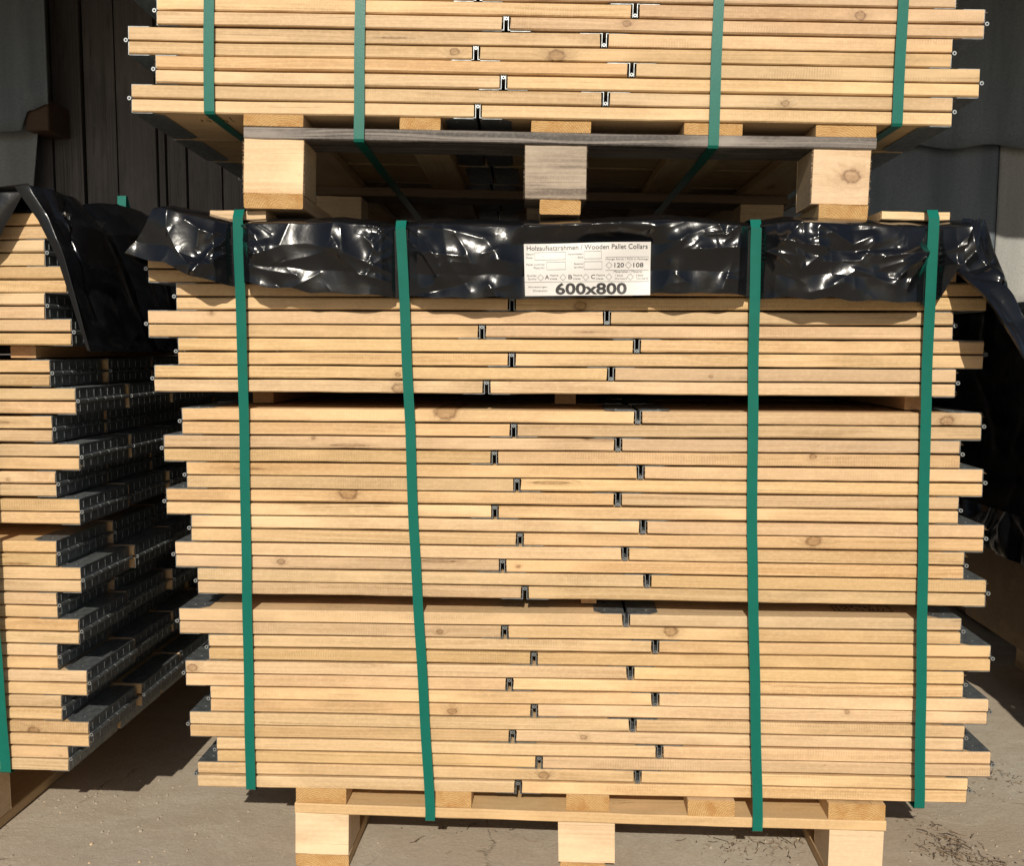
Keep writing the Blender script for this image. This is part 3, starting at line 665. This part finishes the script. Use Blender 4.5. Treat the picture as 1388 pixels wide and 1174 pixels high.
for k, sx in enumerate(strapx):
    for q in range(9):
        zc = rc.choice((1.172, 1.150, 1.125)); sd_ = rc.choice((-1, 1)); a_ = rc.uniform(-1.1, .75); ln = rc.uniform(.03, .085)
        CR.append(([(sx + sd_*.012, zc), (sx + sd_*(.012 + ln*math.cos(a_)*.6), zc + ln*math.sin(a_)*.45), (sx + sd_*(.012 + ln*math.cos(a_)), zc + ln*math.sin(a_))], rc.uniform(.003, .0065), rc.uniform(.006, .011)))
for q in range(42):
    x0 = rc.uniform(-.72, .66); z0 = rc.uniform(1.06, 1.18); a_ = rc.uniform(-1.5, 1.5); ln = rc.uniform(.02, .07)
    CR.append(([(x0, z0), (x0 + ln*.5*math.cos(a_) + .004, z0 + ln*.5*math.sin(a_)), (x0 + ln*math.cos(a_), z0 + ln*math.sin(a_))], rc.uniform(.0012, .0040), rc.uniform(.004, .011)))
for q in range(34):
    x0 = rc.uniform(-.70, .62); z0 = rc.uniform(1.07, 1.17); a_ = rc.choice((-.2, -.35, -.7, .3, -2.8, 2.9)) + rc.uniform(-.3, .3); ln = rc.uniform(.06, .16)
    CR.append(([(x0, z0), (x0 + ln*.5*math.cos(a_), z0 + ln*.5*math.sin(a_)*.6), (x0 + ln*math.cos(a_), z0 + ln*math.sin(a_)*.5)], rc.uniform(.004, .009)*rc.choice((1, 1, -1)), rc.uniform(.012, .026)))
for q in range(55):
    x0 = rc.uniform(-.72, .66); z0 = rc.uniform(1.05, 1.18); a_ = rc.uniform(-1.6, 1.6); ln = rc.uniform(.008, .035)
    CR.append(([(x0, z0), (x0 + ln*math.cos(a_), z0 + ln*math.sin(a_))], rc.uniform(.0006, .0018)*rc.choice((1, 1, -1)), rc.uniform(.002, .005)))
Df = crease(X, Z, CR) + .014*vnoise(X*7, Z*5 + X*3, 18) + .012*vnoise(X*15 + Z*6, Z*12, 8) + .0045*vnoise(X*38, Z*32, 9)
Df *= (1 - .93*inlab)*np.clip(ds/.030, .15, 1)
Yp = np.minimum(Y - Df, 1.6335); Yp = np.where(ds < .013, np.maximum(Yp, 1.6212 + np.clip(1.18 - Z, 0, 1)*.068), Yp); Yp = np.where(S_ < .12, Y - Df*np.clip(S_/.12, 0.2, 1), Yp)
Pt = np.stack([X, Yp, Z + .0022*np.clip(1 - S_/.2, 0, 1)*(vnoise(X*30, X*0, 91) - .5)], 2)
T.add(Pt)
# top of the cover, running back over the stack
nr = 60; yy = np.linspace(0, 1, nr)[:, None].repeat(nu, 1)
Xt = X[0][None, :].repeat(nr, 0); Xt = Xt + .05*np.clip(yy*20, 0, 1)*np.clip((Xt - .55)/.1, 0, 1)
Yt = Y[0][None, :]*(1 - yy) + 2.87*yy; Zt = Pt[0, :, 2][None, :]*np.exp(-yy*14) + 1.1825*(1 - np.exp(-yy*14)) + .003*vnoise(Xt*14, Yt*14, 31)*np.clip(yy*9, 0, 1)
Yt[0] = Pt[0, :, 1]; Zt[0] = Pt[0, :, 2]
T.add(np.stack([Xt, Yt, Zt], 2), True)
# left side of the cover
ts = np.linspace(0, 1, 50); ss = np.linspace(0, 1, 140)**1.5
cA = Pt[:, 0, :]; cB = [(-.712, 1.75, 1.19), (-.735, 1.76, 1.14), (-.75, 1.77, 1.09)]; cC = [(-.70, 2.87, 1.183), (-.73, 2.88, 1.13), (-.745, 2.88, 1.06)]
Q = interp_rows([cA, cB, cC], ts, [0, .12, 1], ss); sg, tg = np.meshgrid(ss, ts)
Q = displace(Q, rcreases(51, 40, sg*1.2, tg*.12, 1.2, .12, .003, .007, .01, .03)*np.clip(sg*8, 0, 1)); T.add(Q)
# right side of the cover with the loose corner hanging out
A = [(.655, 1.622, 1.182), (.640, 1.605, 1.098), (.663, 1.55, 1.055), (.670, 1.52, 1.030), (.697, 1.50, .975), (.728, 1.49, .915), (.775, 1.50, .816), (.815, 1.56, .73), (.845, 1.66, .65)]
Am = [(.690, 1.635, 1.184), (.688, 1.600, 1.120), (.705, 1.565, 1.085), (.715, 1.55, 1.055), (.742, 1.54, 1.0), (.770, 1.545, .94), (.815, 1.56, .83), (.855, 1.62, .72), (.87, 1.70, .645)]
Bc = [(.728, 1.69, 1.187), (.734, 1.675, 1.140), (.744, 1.665, 1.10), (.752, 1.66, 1.065), (.772, 1.65, 1.01), (.795, 1.65, .955), (.845, 1.68, .84), (.88, 1.74, .72), (.885, 1.78, .645)]
Bd = [(.715, 1.80, 1.183), (.735, 1.80, 1.14), (.75, 1.80, 1.10), (.762, 1.81, 1.06), (.785, 1.83, 1.0), (.81, 1.84, .94), (.85, 1.85, .84), (.87, 1.88, .72), (.87, 1.90, .645)]
Cc = [(.70, 2.87, 1.183), (.735, 2.88, 1.14), (.745, 2.88, 1.10), (.755, 2.88, 1.06), (.765, 2.88, 1.0), (.775, 2.88, .94), (.79, 2.88, .84), (.80, 2.88, .72), (.80, 2.88, .64)]
ts = np.linspace(0, 1, 200); ss = np.concatenate([np.linspace(0, .3, 70), np.linspace(.31, 1, 110)])
Q = interp_rows([A, Am, Bc, Bd, Cc], ts, [0, .09, .2, .3, 1], ss)
for _ in range(8): Q[1:-1, 1:-1] = (Q[:-2, 1:-1] + Q[2:, 1:-1] + Q[1:-1, :-2] + Q[1:-1, 2:])/4
Q[:, 1:-1] = Q[:, 1:-1]
sg, tg = np.meshgrid(ss, ts)
pin = np.abs((((np.arctan2(tg - .13, sg + .02))*3.2) % 1.) - .5)*2
Q = displace(Q, (rcreases(61, 60, sg*1.2, tg*.55, 1.2, .55, .002, .006, .008, .02) + crease(sg*1.2, tg*.55, [([(0, .07), (.09, .05), (.16, .02)], .010, .012), ([(0, .07), (.08, .085), (.17, .10)], .010, .012), ([(.01, .08), (.09, .14), (.13, .17)], .008, .01), ([(0, .07), (.05, .02), (.09, 0)], .008, .01), ([(.1, .15), (.14, .20), (.12, .27)], .007, .012), ([(.03, .15), (.06, .25), (.05, .36)], .007, .02)]))*np.clip(sg*30, 0, 1)); T.add(Q)
# hem: a narrow returned edge along the loose corner, catching light
hem = Q[:, 0:1, :].copy(); hb = hem + np.array([0.004, .012, -.003]); T.add(np.concatenate([hb, hem], 1))
T.obj('black_tarp', 'glossy creased black plastic sheet strapped over the top of the central stack')

# cover of the left stack
T2 = Sheet()
F0 = [(-.952, 1.598, 1.240), (-.914, 1.60, 1.183), (-.883, 1.60, 1.119), (-.860, 1.60, 1.042), (-.848, 1.60, 1.0), (-.836, 1.602, .958)]
F1 = [(-.925, 1.592, 1.244), (-.892, 1.593, 1.190), (-.866, 1.592, 1.120), (-.848, 1.594, 1.045), (-.838, 1.594, 1.0), (-.828, 1.597, .957)]
F2 = [(-.892, 1.63, 1.243), (-.862, 1.63, 1.185), (-.845, 1.63, 1.12), (-.835, 1.632, 1.045), (-.828, 1.632, 1.0), (-.820, 1.634, .957)]
F3 = [(-.900, 1.85, 1.252), (-.850, 1.86, 1.19), (-.832, 1.87, 1.12), (-.818, 1.87, 1.045), (-.812, 1.87, 1.0), (-.806, 1.88, .960)]
F3b = [(-.905, 2.1, 1.262), (-.840, 2.1, 1.19), (-.812, 2.1, 1.12), (-.795, 2.1, 1.045), (-.788, 2.1, 1.0), (-.782, 2.1, .957)]
F4 = [(-.93, 2.88, 1.24), (-.87, 2.88, 1.18), (-.855, 2.88, 1.12), (-.845, 2.88, 1.045), (-.84, 2.88, 1.0), (-.84, 2.88, .96)]
ts = np.linspace(0, 1, 160); ss = np.concatenate([np.linspace(0, .08, 40), np.linspace(.085, 1, 170)])
Q = interp_rows([F0, F1, F2, F3, F3b, F4], ts, [0, .02, .06, .22, .4, 1], ss)
for _ in range(6): Q[1:-1, 1:-1] = (Q[:-2, 1:-1] + Q[2:, 1:-1] + Q[1:-1, :-2] + Q[1:-1, 2:])/4
sg, tg = np.meshgrid(ss, ts)
Q = displace(Q, (rcreases(71, 70, sg*1.3, tg*.3, 1.3, .3, .002, .007, .008, .03) + .012*vnoise(sg*14, tg*3, 72) + crease(sg*1.3, tg*.3, [([(.07, .10), (.09, .16), (.10, .22)], .008, .010), ([(.20, 0), (.24, .15), (.28, .3)], .02, .03), ([(.38, .05), (.40, .3)], .02, .03)]))*np.clip(sg*25, 0, 1)); T2.add(Q)
ridge = Q[0]
nn_ = 90; ww = np.linspace(0, 1, nn_)[:, None]
Tp = np.zeros((nn_, len(ss), 3))
for i, wv_ in enumerate(ww[:, 0]):
    Tp[i] = ridge; Tp[i, :, 0] = ridge[:, 0]*(1 - wv_) + (-2.36)*wv_; Tp[i, :, 2] = ridge[:, 2]*np.exp(-wv_*9) + 1.213*(1 - np.exp(-wv_*9)) + .012*vnoise(Tp[i, :, 0]*9, Tp[i, :, 1]*7, 80)*min(1, wv_*12)
Tp[:, 0, 1] = 1.600; T2.add(Tp, True)
nx_ = 260; ns = 50; us = np.linspace(0, 1, nx_)[None, :].repeat(ns, 0); vs_ = np.linspace(0, 1, ns)[:, None].repeat(nx_, 1)
Xf = -.944 - 1.41*us; zlo = np.interp(-Xf, [.944, .996, 1.06, 1.2, 2.36], [1.232, 1.145, 1.085, 1.07, 1.075]) ; zhi = np.interp(-Xf, [.944, 1.2, 2.36], [1.240, 1.225, 1.222])
Zf = zhi + (zlo - zhi)*vs_; Yf = 1.612 - .022*np.sin(np.pi*vs_)*np.clip(us*12, 0, 1)
Yf -= rcreases(83, 60, Xf + 2.4, Zf - 1.05, 1.45, .2, .002, .006, .008, .02); T2.add(np.stack([Xf, Yf, Zf], 2))
T2.obj('black_tarp', 'dull black plastic sheet hanging like a curtain over the right side of the left stack')

# a covered neighbour stack outside the frame on the right (its shadow falls on the ground in view)
cv = Sheet()
nx_ = 120; prof = [(0, 1.20, .45), (0, 1.18, 1.22), (0, 1.25, 1.26), (0, 2.6, 1.25), (0, 2.68, 1.21), (0, 2.70, .45)]
us = np.linspace(0, 1, 160); Pz = []
path = [(1.205, .40), (1.21, .7), (1.215, 1.04), (1.25, 1.075), (1.9, 1.08), (2.58, 1.075), (2.62, 1.04), (2.62, .7), (2.63, .4)]
tt = np.linspace(0, 1, len(path)); px_ = np.interp(us, tt, [p[0] for p in path]); pz_ = np.interp(us, tt, [p[1] for p in path])
yy_ = np.linspace(1.66, 2.90, 120); Gx = px_[:, None].repeat(120, 1); Gz = pz_[:, None].repeat(120, 1); Gy = yy_[None, :].repeat(160, 0)
cvq = np.stack([Gx, Gy, Gz], 2); cvq = displace(cvq, facets(Gx + Gz, Gy, 91, 10, 6)*.12); cv.add(cvq)
ex = np.linspace(1.21, 2.62, 100); ez = np.linspace(.40, 1.075, 60); EX, EZ = np.meshgrid(ex, ez); 
for yv in (1.66, 2.90):
    cv.add(np.stack([EX, yv + facets(EX, EZ, 93, 8, 6)*.1, EZ], 2))
cv.obj('black_tarp', 'black plastic sheet wrapping the neighbouring stack beyond the right edge of the picture')
cm = MB(); cm.box(1.225, 2.60, 1.68, 2.88, .16, 1.03); cc = cm.obj('wrapped_load', DARKWOOD, bevel=.004); tag(cc, 'wrapped block of boards inside the neighbouring covered stack', 'load')
pallet(Matrix.Translation((1.92, 1.68, 0)), 'wooden pallet under the neighbouring covered stack on the right',
       [(-.537, -.44), (-.3, -.22), (-.05, .05), (.22, .30), (.44, .537)],
       [(-.537, -.437), (-.05, .05), (.437, .537)], [(-.537, -.437), (-.04, .04), (.437, .537)], (-.537, .537),
       (.0005, .0225, .105, .128, .1595), dict(cross=PINE_DECK, blocks=[PINE_BLOCK]*3), fuzz=0)

# ---------------------------------------------------------------- label on the cover
lab = empty('paper_label', loc=(.035, 1.6035, 1.0975)); tag(lab, 'white printed paper label reading 600x800 on the black tarp', 'label')
cn = {'tl': (-.107, .0425), 'tr': (.106, .0455), 'bl': (-.1045, -.0445), 'br': (.106, -.0430)}
def lp(u, v):      # u 0..1 left-right, v 0..1 top-bottom
    a = Vector(cn['tl']).lerp(Vector(cn['tr']), u); b = Vector(cn['bl']).lerp(Vector(cn['br']), u); p = a.lerp(b, v)
    return p.x, -.002 + .0032*math.sin(u*7.0 + v*2) + .0018*math.cos(v*5 + u*4), p.y
V = []; nn1, nn2 = 40, 16
for j in range(nn2 + 1):
    for i in range(nn1 + 1): V.append(lp(i/nn1, j/nn2))
pme = mesh_from('paper', V, [(j*(nn1+1)+i, (j+1)*(nn1+1)+i, (j+1)*(nn1+1)+i+1, j*(nn1+1)+i+1) for j in range(nn2) for i in range(nn1)], PAPER, True)
link(bpy.data.objects.new('paper', pme), lab)
class Print:
    def __init__(s): s.V = []; s.F = []
    def pt(s, u, v, lift=.0005): x_, y_, z_ = lp(u, v); return (x_, y_ - lift, z_)
    def text(s, body, u0, u1, v0, v1, bold=0.0):
        c = bpy.data.curves.new('t', 'FONT'); c.body = body; c.size = 1; c.offset = bold; c.resolution_u = 3; c.fill_mode = 'FRONT'
        o = bpy.data.objects.new('t', c); scn.collection.objects.link(o); dg = bpy.context.evaluated_depsgraph_get(); dg.update()
        me = bpy.data.meshes.new_from_object(o.evaluated_get(dg))
        vv = [v.co.copy() for v in me.vertices]; ff = [tuple(p.vertices) for p in me.polygons]
        x0 = min(v.x for v in vv); x1 = max(v.x for v in vv); y0 = min(v.y for v in vv); y1 = max(v.y for v in vv); n = len(s.V)
        for v in vv: s.V.append(s.pt(u0 + (v.x - x0)/(x1 - x0)*(u1 - u0), v1 - (v.y - y0)/(y1 - y0)*(v1 - v0)))
        s.F += [tuple(i + n for i in f) for f in ff]
        bpy.data.objects.remove(o); bpy.data.curves.remove(c); bpy.data.meshes.remove(me)
    def line(s, u0, v0, u1, v1, t=.0045):
        L_ = math.hypot((u1-u0)*.213, (v1-v0)*.088); du = -(v1-v0)*.088/L_*t*.213*.5/.213; 
        nx, nz = (v1-v0)*.088/L_, (u1-u0)*.213/L_; a = t*.1*.5
        n = len(s.V); k = 6
        for i in range(k + 1):
            f = i/k; u = u0 + (u1-u0)*f; v = v0 + (v1-v0)*f
            s.V.append(s.pt(u + nx*a/.213, v - nz*a/.088)); s.V.append(s.pt(u - nx*a/.213, v + nz*a/.088))
        s.F += [(n+2*i, n+2*i+1, n+2*i+3, n+2*i+2) for i in range(k)]
    def rect(s, u0, u1, v0, v1):
        s.line(u0, v0, u1, v0); s.line(u1, v0, u1, v1); s.line(u1, v1, u0, v1); s.line(u0, v1, u0, v0)
    def diamond(s, u, v, r=.06):
        w_ = r*.42; s.line(u-w_, v, u, v-r); s.line(u, v-r, u+w_, v); s.line(u+w_, v, u, v+r); s.line(u, v+r, u-w_, v)
    def build(s, name, mat): return link(bpy.data.objects.new(name, mesh_from(name, s.V, s.F, mat)), lab)
for nm, items in (('heading_print', (('Holzaufsatzrahmen / Wooden Pallet Collars', .022, .975, .035, .128, .004),)), ('size_print', (('600x800', .245, .815, .755, .982, .030),)),
        ('quantity_numbers', (('120', .715, .79, .385, .470, .01), ('108', .865, .945, .385, .470, .01))),
        ('grade_letters', (('A', .163, .196, .600, .680, .004), ('B', .350, .380, .605, .685, .004), ('C', .530, .562, .605, .685, .004)))):
    b = Print()
    for it in items: b.text(*it)
    b.build(nm, INK)
g_ = Print()
for t_, u0, u1, v0, v1 in (('Datum', .015, .078, .175, .212), ('Date', .015, .065, .245, .282), ('Verschieden', .345, .465, .190, .225), ('Stck', .425, .468, .255, .290),
    ('Paket nummer', .015, .165, .375, .415), ('Pack.Nr.', .075, .165, .440, .480), ('Special', .395, .468, .380, .420), ('symbol', .395, .468, .445, .485),
    ('Menge Stück / PCS in Package', .645, .985, .300, .340), ('Materialien / Material', .71, .935, .530, .568), ('Qualität', .018, .095, .590, .632), ('Quality', .025, .095, .655, .697),
    ('Massive', .202, .270, .590, .625), ('class', .202, .260, .655, .690), ('Massive', .388, .458, .595, .630), ('class', .388, .445, .660, .695), ('Massive', .570, .640, .597, .632), ('class', .570, .628, .662, .697),
    ('1 Stück', .722, .785, .605, .638), ('One board', .718, .815, .662, .697), ('2 Stück', .888, .945, .605, .638), ('Two boards', .888, .985, .662, .697),
    ('Abmessungen', .025, .180, .810, .850), ('Dimension', .065, .180, .880, .920)): g_.text(t_, u0, u1, v0, v1, .0)
g_.rect(.085, .328, .165, .310); g_.rect(.475, .612, .165, .305); g_.rect(.178, .328, .355, .500); g_.rect(.475, .616, .360, .505)
g_.line(.645, .280, .988, .275); g_.line(.645, .525, .988, .520); g_.line(.0, .735, .990, .738)
for u, v in ((.672, .430), (.826, .428), (.128, .650), (.307, .650), (.488, .652), (.672, .650), (.842, .650)): g_.diamond(u, v)
g_.rect(.150, .154, .228, .234)
g_.build('fine_print', GREYINK)

# ---------------------------------------------------------------- green straps
def ribbon(name, pts, width, label, group, M=None, t=.0009, side=None, taper=None):
    """closed or open band: pts = centre line; the band's width lies along x"""
    pts = [Vector(p) for p in pts]; V = []; F = []; n = len(pts)
    out = []
    for i in range(n - 1):          # subdivide long spans for a faint flutter
        a, b_ = pts[i], pts[i+1]; k = max(1, int((b_ - a).length/.03))
        for j in range(k): out.append(a.lerp(b_, j/k))
    out.append(pts[-1]); n = len(out)
    for i, p in enumerate(out):
        tan = (out[min(n-1, i+1)] - out[max(0, i-1)]).normalized(); sx = Vector((1, 0, 0)); sx = (sx - tan*sx.dot(tan)).normalized(); nr_ = tan.cross(sx)
        wv = .0004*math.sin(i*.9); p = p + sx*wv
        for (a, b_) in ((-1, -1), (1, -1), (1, 1), (-1, 1)): V.append(p + sx*(a*width/2) + nr_*(b_*t/2))
    for i in range(n - 1):
        for k in range(4): F.append((i*4+k, i*4+(k+1) % 4, (i+1)*4+(k+1) % 4, (i+1)*4+k))
    F += [(0, 1, 2, 3), ((n-1)*4+3, (n-1)*4+2, (n-1)*4+1, (n-1)*4)]
    me = mesh_from(name, V, F, STRAP); bm = bmesh.new(); bm.from_mesh(me); bmesh.ops.recalc_face_normals(bm, faces=bm.faces); bm.to_mesh(me); bm.free()
    o = link(bpy.data.objects.new(name, me)); 
    if M is not None: o.matrix_world = M
    tag(o, label, 'strap', group); return o
SW = .0178
def strap_loop(xt, xm, xb, zt, zb, yf, ytop, label, group, M=None, yb=2.85, hump=None, w_=SW, yfb=None):
    yfb = yfb if yfb is not None else yf
    top = [(xt, yb, zt), (xt, 2.1, zt + .001)] if hump is None else [(xt, yb, zt), (xt, hump[0] + .05, zt), (xt, hump[0] + .006, hump[1]), (xt, hump[0], hump[1]), (xt, hump[0] - .006, zt)]
    pts = top + [(xt, ytop + .03, zt), (xt + .001, ytop, zt - .002), (xt + .001, yf, zt - .016), *([(xt + (xm - xt)*.12, yf + .0035, 1.13), (xt + (xm - xt)*.27, yf + .0095, 1.045), (xt + (xm - xt)*.45, yf + .0150, .94), (xt + (xm - xt)*.7, 1.6375, .82), (xm, 1.6385, (zt + zb)/2)] if yf < 1.63 and yf > 1.6 else [(xm, (yf + yfb)/2, (zt + zb)/2)]), (xb, yfb, zb + .02), (xb, yfb, zb), (xb, yfb + .004, zb - .003), (xb, yb, zb - .003), (xb, yb + .01, zb), (xt, yb + .01, zt), (xt, yb, zt)]
    return ribbon('packing_strap', pts, w_, label, group, M)
gs = 'green straps around the central stack'
strap_loop(-.569, -.573, -.575, 1.2050, .1500, 1.6190, 1.628, 'leftmost green strap of the central stack, bent over the left slat', gs, yfb=1.6385)
strap_loop(-.285, -.268, -.241, 1.1850, .1000, 1.6190, 1.628, 'slanting green strap of the central stack left of the label, tied under the pallet board', gs, yfb=1.6395)
strap_loop(.317, .328, .352, 1.1840, .1000, 1.6190, 1.628, 'green strap of the central stack right of the label, reaching the pallet board', gs, yfb=1.6395)
strap_loop(.608, .620, .634, 1.1985, .1530, 1.6190, 1.628, 'rightmost green strap of the central stack, bent over the right slat', gs, yfb=1.6385)
gt = 'green straps around the upper stack'
def tstrap(x, under, label):
    zb = -.0025 if not under else -.0445
    pts = [(x, 1.21, .296), (x, .0, .296), (x, -.0035, .292), (x, -.0035, zb + .004), (x, -.001, zb), (x + (.0 if under else .006), 1.205, zb), (x, 1.212, .0), (x, 1.212, .292), (x, 1.21, .296)]
    ribbon('packing_strap', pts, SW, label, gt, MT)
tstrap(-.585, False, 'leftmost green strap of the upper stack, running back under the overhanging boards')
tstrap(-.327, True, 'second green strap of the upper stack, passing over the grey pallet board left of centre')
tstrap(.278, True, 'third green strap of the upper stack, passing over the grey pallet board right of centre')
tstrap(.586, False, 'rightmost green strap of the upper stack, running back under the overhanging boards')
strap_loop(-1.036, -1.043, -1.043, 1.240, .1690, 1.588, 1.60, 'green strap of the left stack, at the left edge and humped above its tarp', 'green straps around the left stack', hump=(2.17, 1.316), yfb=1.6385, w_=SW*1.15)

# ---------------------------------------------------------------- dark crate and boards behind on the right
cr = empty('wooden_crate', loc=(1.40, 3.24, 0)); tag(cr, 'dim brown plywood crate on the ground behind the right end of the central stack', 'crate')
c1 = MB(); c1.box(.045, .80, 0, .40, .02, .425); c1.obj('panel', DARKWOOD, cr, bevel=.003)
for x0 in (.045, .40, .74):
    c2 = MB(); c2.box(x0, x0 + .06, -.02, -.001, .02, .425); c2.obj('batten', DARKWOOD, cr, bevel=.002)
for i in range(5):
    bo = board_obj('old_board', None, 1.46 + .012*(i % 2), 2.3, 3.22 + .01*(i % 3), 3.45, .4265 + .1*i, .4265 + .1*i + .075, DARKWOOD, 'x', seed=500+i)
    tag(bo, 'dark old board in the pile behind the hanging tarp, %s' % ['lowest, on the crate', 'second from the crate', 'middle one', 'second from the top', 'topmost, under the sunlit sheet'][i], 'board', 'old boards piled on the crate')
for i in range(4):
    for x0 in (1.6, 2.1): pass

# ---------------------------------------------------------------- litter on the ground
def litter(name, label, cat, spots, count, mat, kind_fn):
    V = []; F = []
    rn = random.Random(5 + count)
    for _ in range(count):
        cx, cy, sx, sy = rn.choice(spots); kind_fn(rn, rn.gauss(cx, sx), rn.gauss(cy, sy), V, F)
    me = mesh_from(name, V, F, mat); o = link(bpy.data.objects.new(name, me)); tag(o, label, cat, kind='stuff'); return o
def twig(rn, x, y, V, F):
    a = rn.uniform(0, math.pi); L_ = rn.choice((.002, .003, .004, .005, .007, .010, .016, .030))*rn.uniform(.6, 1.2); w_ = rn.uniform(.0003, .0009); n = len(V); c, s = math.cos(a), math.sin(a); bnd = rn.uniform(-.25, .25)*L_; z0 = rn.uniform(.0006, .004); z1 = rn.uniform(.0006, .006)
    for k, t in enumerate((-.5, 0, .5)):
        px, py = x + c*L_*t - s*bnd*(t == 0), y + s*L_*t + c*bnd*(t == 0); z = z0 + (z1 - z0)*(t + .5)
        V += [(px - s*w_, py + c*w_, z), (px + s*w_, py - c*w_, z), (px, py, z + w_*1.6)]
    for k in (0, 3): F += [(n+k, n+k+3, n+k+4, n+k+1), (n+k+1, n+k+4, n+k+5, n+k+2), (n+k+2, n+k+5, n+k+3, n+k)]
def chip(rn, x, y, V, F):
    r = rn.choice((.0008, .001, .0014, .0028))*rn.uniform(.7, 1.4); n = len(V); h = r*rn.uniform(.4, 1.1)
    for k in range(5):
        a = k*1.2566 + rn.uniform(-.3, .3); q = r*rn.uniform(.6, 1.2); V.append((x + q*math.cos(a), y + q*math.sin(a), 0.0)); 
    for k in range(5):
        a = k*1.2566 + rn.uniform(-.3, .3); q = r*rn.uniform(.3, .8); V.append((x + q*math.cos(a), y + q*math.sin(a), h))
    F.append((n+5, n+6, n+7, n+8, n+9))
    for k in range(5): F.append((n+k, n+(k+1) % 5, n+5+(k+1) % 5, n+5+k))
SP = [(.745, 1.84, .030, .030), (.765, 1.80, .025, .030), (.74, 1.76, .03, .02), (.80, 1.72, .035, .02), (.83, 1.69, .03, .02), (.33, 1.76, .05, .04), (.42, 1.80, .04, .04), (-.15, 1.85, .1, .06), (.98, 2.12, .05, .04), (1.05, 2.02, .06, .04)]
litter('straw_litter', 'dry straw and twigs littering the ground by the right end of the pallet', 'litter', SP, 520, simple('dry_straw', (.18, .125, .078), .85), twig)
litter('dark_twigs', 'thin dark bark strips lying on the concrete between the pallet blocks', 'litter', SP, 260, simple('dark_bark', (.05, .036, .026), .9), twig)
litter('grit', 'small stones and grit scattered over the dusty concrete', 'gravel', [(0, 1.9, .8, .25), (-.95, 1.86, .12, .05), (-.85, 1.72, .12, .07), (.82, 1.8, .12, .12), (1.0, 2.05, .15, .12), (.3, 1.8, .2, .1)], 420, simple('grit_stone', (.33, .28, .22), .9, 300), chip)
litter('pale_chips', 'pale wood chips scattered among the straw on the concrete', 'wood chips', [(-.95, 1.86, .12, .04), (-.85, 1.66, .12, .05), (.85, 1.73, .06, .05), (.4, 1.8, .1, .06)], 55, simple('pale_chip', (.60, .45, .28), .8), chip)
bpy.context.view_layer.update()
